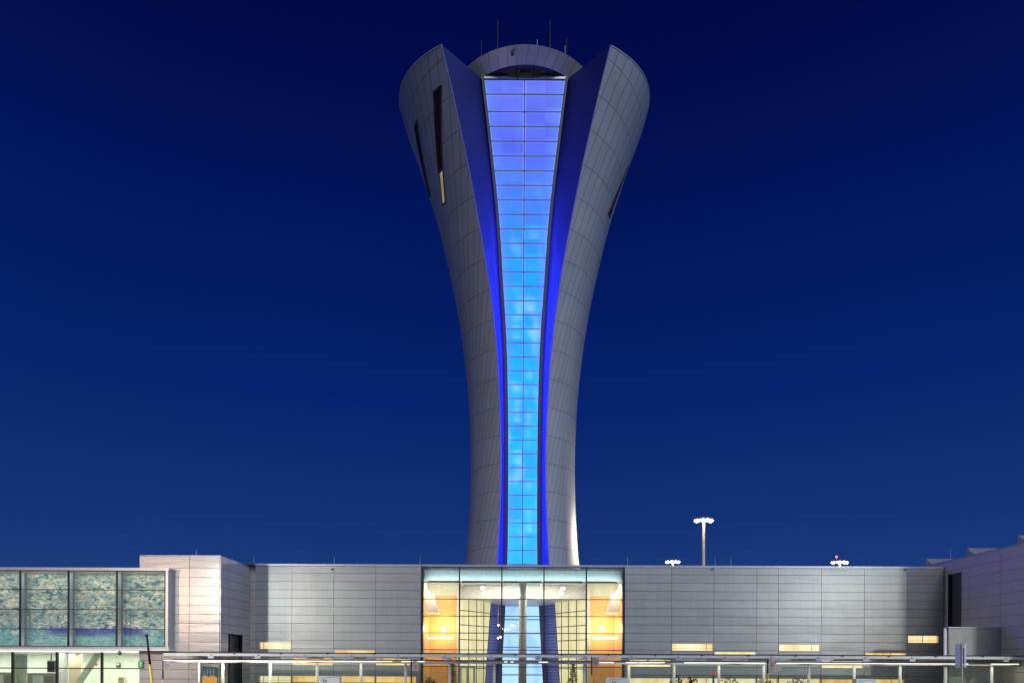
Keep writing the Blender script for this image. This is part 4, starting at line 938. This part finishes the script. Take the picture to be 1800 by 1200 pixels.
b.prism(pts+[Vector((x2-.01, Y+.192, .05)), Vector((x1+.01, Y-.008, .05))], (0, .006, 0)); b.build('orange_field', M['orange'], pn)
b = MB()
for i in range(4):
    k = .08+.21*i
    for j in range(6 if i else 4):
        zz0 = z1-.16-.075*j-(.0 if i else .1); b.box(x1+(x2-x1)*k, x1+(x2-x1)*(k+.10), Y-.012+.2*k, Y+.02+.2*k, zz0-.05, zz0)
b.build('lettering', M['mauve'], pn)
# white kiosks with sloped tops
for px0, px1, pyt, sx_, label in ((561, 597, 1187.5, 571, 'white kiosk top with small square emblem left of the entrance hall'), (1065, 1104, 1190.5, 1079, 'white kiosk top with square emblem right of the entrance hall'), (1505, 1541, 1192.5, 1513, 'white kiosk top before the far right windows')):
    Y = 39.6; x0, x1 = X(px0, Y), X(px1, Y); z1 = Z(px0, pyt, Y)
    t_ = thing('kiosk', label, 'kiosk', ((x0+x1)/2, Y, 0), 'white kiosks under the canopy')
    b = MB(); b.box(x0, x1, Y, Y+.5, .0, z1); b.build('case', M['kiosk'], t_, .02)
    b = MB(); b.prism([(x0+.15, Y-.012, z1-.10), (x1-.05, Y-.012, z1+.0), (x1-.05, Y-.012, z1-.03), (x0+.15, Y-.012, z1-.13)], (0, .01, 0)); b.build('trim_line', M['cap'], t_)
    b = MB(); xs_ = X(sx_, Y); zz0 = z1-.22
    b.box(xs_-.1, xs_+.1, Y-.01, Y, zz0-.02, zz0+.01); b.box(xs_-.1, xs_-.07, Y-.01, Y, zz0-.2, zz0-.02); b.box(xs_+.07, xs_+.1, Y-.01, Y, zz0-.2, zz0-.02); b.box(xs_-.03, xs_+.04, Y-.01, Y, zz0-.12, zz0-.06); b.build('emblem', M['signink'], t_)
# glowing red box on a pole, standing in for a reflection
t_ = thing('red_reflection_box', 'small glowing red box standing in for a reflection behind the canopy screens right of the entrance hall', 'sign', W(1254, 1182, 46.5)); p = W(1254, 1182, 46.5)
b = MB(); b.box(p.x-.11, p.x+.11, 46.48, 46.55, p.z-.10, p.z+.10); b.build('red_face', M['red'], t_, .01); b = MB(); b.tube((p.x, 46.56, 0), (p.x, 46.56, p.z), .03); b.build('pole', M['mull'], t_)

# ------------------------------------------------------------------ floodlight masts beyond, roadway lamps on this side
def mast(px, pyl, Y, label, pw=32, beacon=False):
    p = W(px, pyl, Y); t_ = thing('floodlight_mast', label, 'floodlight', (p.x, Y, 0), 'floodlight masts behind the building')
    b = MB(); b.tube((p.x, Y, 0), (p.x, Y, p.z), .26, .15, 14); b.build('pole', M['polegrey'], t_)
    b = MB(); hw_ = pw/2/S*Y
    b.tube((p.x-hw_*.8, Y, p.z-.05), (p.x+hw_*.8, Y, p.z-.05), .06); b.tube((p.x, Y-.7, p.z-.05), (p.x, Y+.7, p.z-.05), .06); b.build('crossarm', M['polegrey'], t_)
    for dx, dy in ((-.75, 0), (.75, 0), (-.25, -.5), (.25, -.5)):
        x, y = p.x+dx*hw_, Y+dy; b = MB(); b.hexa([(x-.3, y-.3, p.z+.02), (x+.3, y-.3, p.z+.02), (x+.3, y+.3, p.z+.02), (x-.3, y+.3, p.z+.02)], [(x-.2, y-.2, p.z+.22), (x+.2, y-.2, p.z+.22), (x+.2, y+.2, p.z+.22), (x-.2, y+.2, p.z+.22)]); hd = b.build('lamp_head', M['polegrey'], t_)
        b = MB(); b.ball((x, y, p.z), .31, .75, 12); b.build('lamp_lens', M['lamp'], hd)
    lamp('SPOT', 'floodlight', (p.x-1.2, Y-.9, p.z-.2), 9000, (1, .84, .58), t_, .4, (-.85, -.5, -.55), spot=95, blend=.3)
    if beacon: b = MB(); b.tube((p.x-.5, Y, p.z), (p.x-.5, Y, p.z+.75), .03); b.build('beacon_stem', M['polegrey'], t_); b = MB(); b.ball((p.x-.5, Y, p.z+.85), .17, 1.2, 10); b.build('beacon', M['beacon'], t_)
mast(1237, 914.5, 80, 'tallest floodlight mast with its pole showing above the right wing roof')
mast(1182.5, 987, 107, 'floodlight head just over the roof edge left of the tall mast', 25)
mast(1476, 988, 105, 'floodlight head with red beacon over the right wing roof', 30, True)
def street(x, y, h, watt, colr, label, aim=(0, .9, -.25)):
    t_ = thing('street_lamp', label, 'street lamp', (x, y, 0), 'roadway lamps lighting the front')
    b = MB(); b.tube((x, y, -.15), (x, y, h), .11, .07, 12); b.tube((x, y, h), (x, y+1.4, h+.15), .05, .04, 10); b.build('pole', M['polegrey'], t_)
    b = MB(); b.hexa([(x-.2, y+1.1, h+.05), (x+.2, y+1.1, h+.05), (x+.2, y+1.9, h+.05), (x-.2, y+1.9, h+.05)], [(x-.1, y+1.15, h+.22), (x+.1, y+1.15, h+.22), (x+.1, y+1.85, h+.22), (x-.1, y+1.85, h+.22)]); hd = b.build('lamp_head', M['polegrey'], t_)
    b = MB(); b.box(x-.17, x+.17, y+1.15, y+1.85, h+.0, h+.048); b.build('lamp_lens', M['lamp'], hd)
    lamp('SPOT', 'street_light', (x, y+1.5, h-.1), watt, colr, t_, .35, aim, spot=170, blend=.5)
street(-25.2, 24, 9.3, 8600, (.95, 1, .93), 'roadway lamp beyond the left edge of the photo', (.62, .70, -.2))
street(33.9, 24, 10.3, 7200, (.96, 1, .95), 'roadway lamp beyond the right edge of the photo')
street(-34.5, 18, 9.3, 6200, (1, .56, .34), 'warmer roadway lamp farthest beyond the left edge')
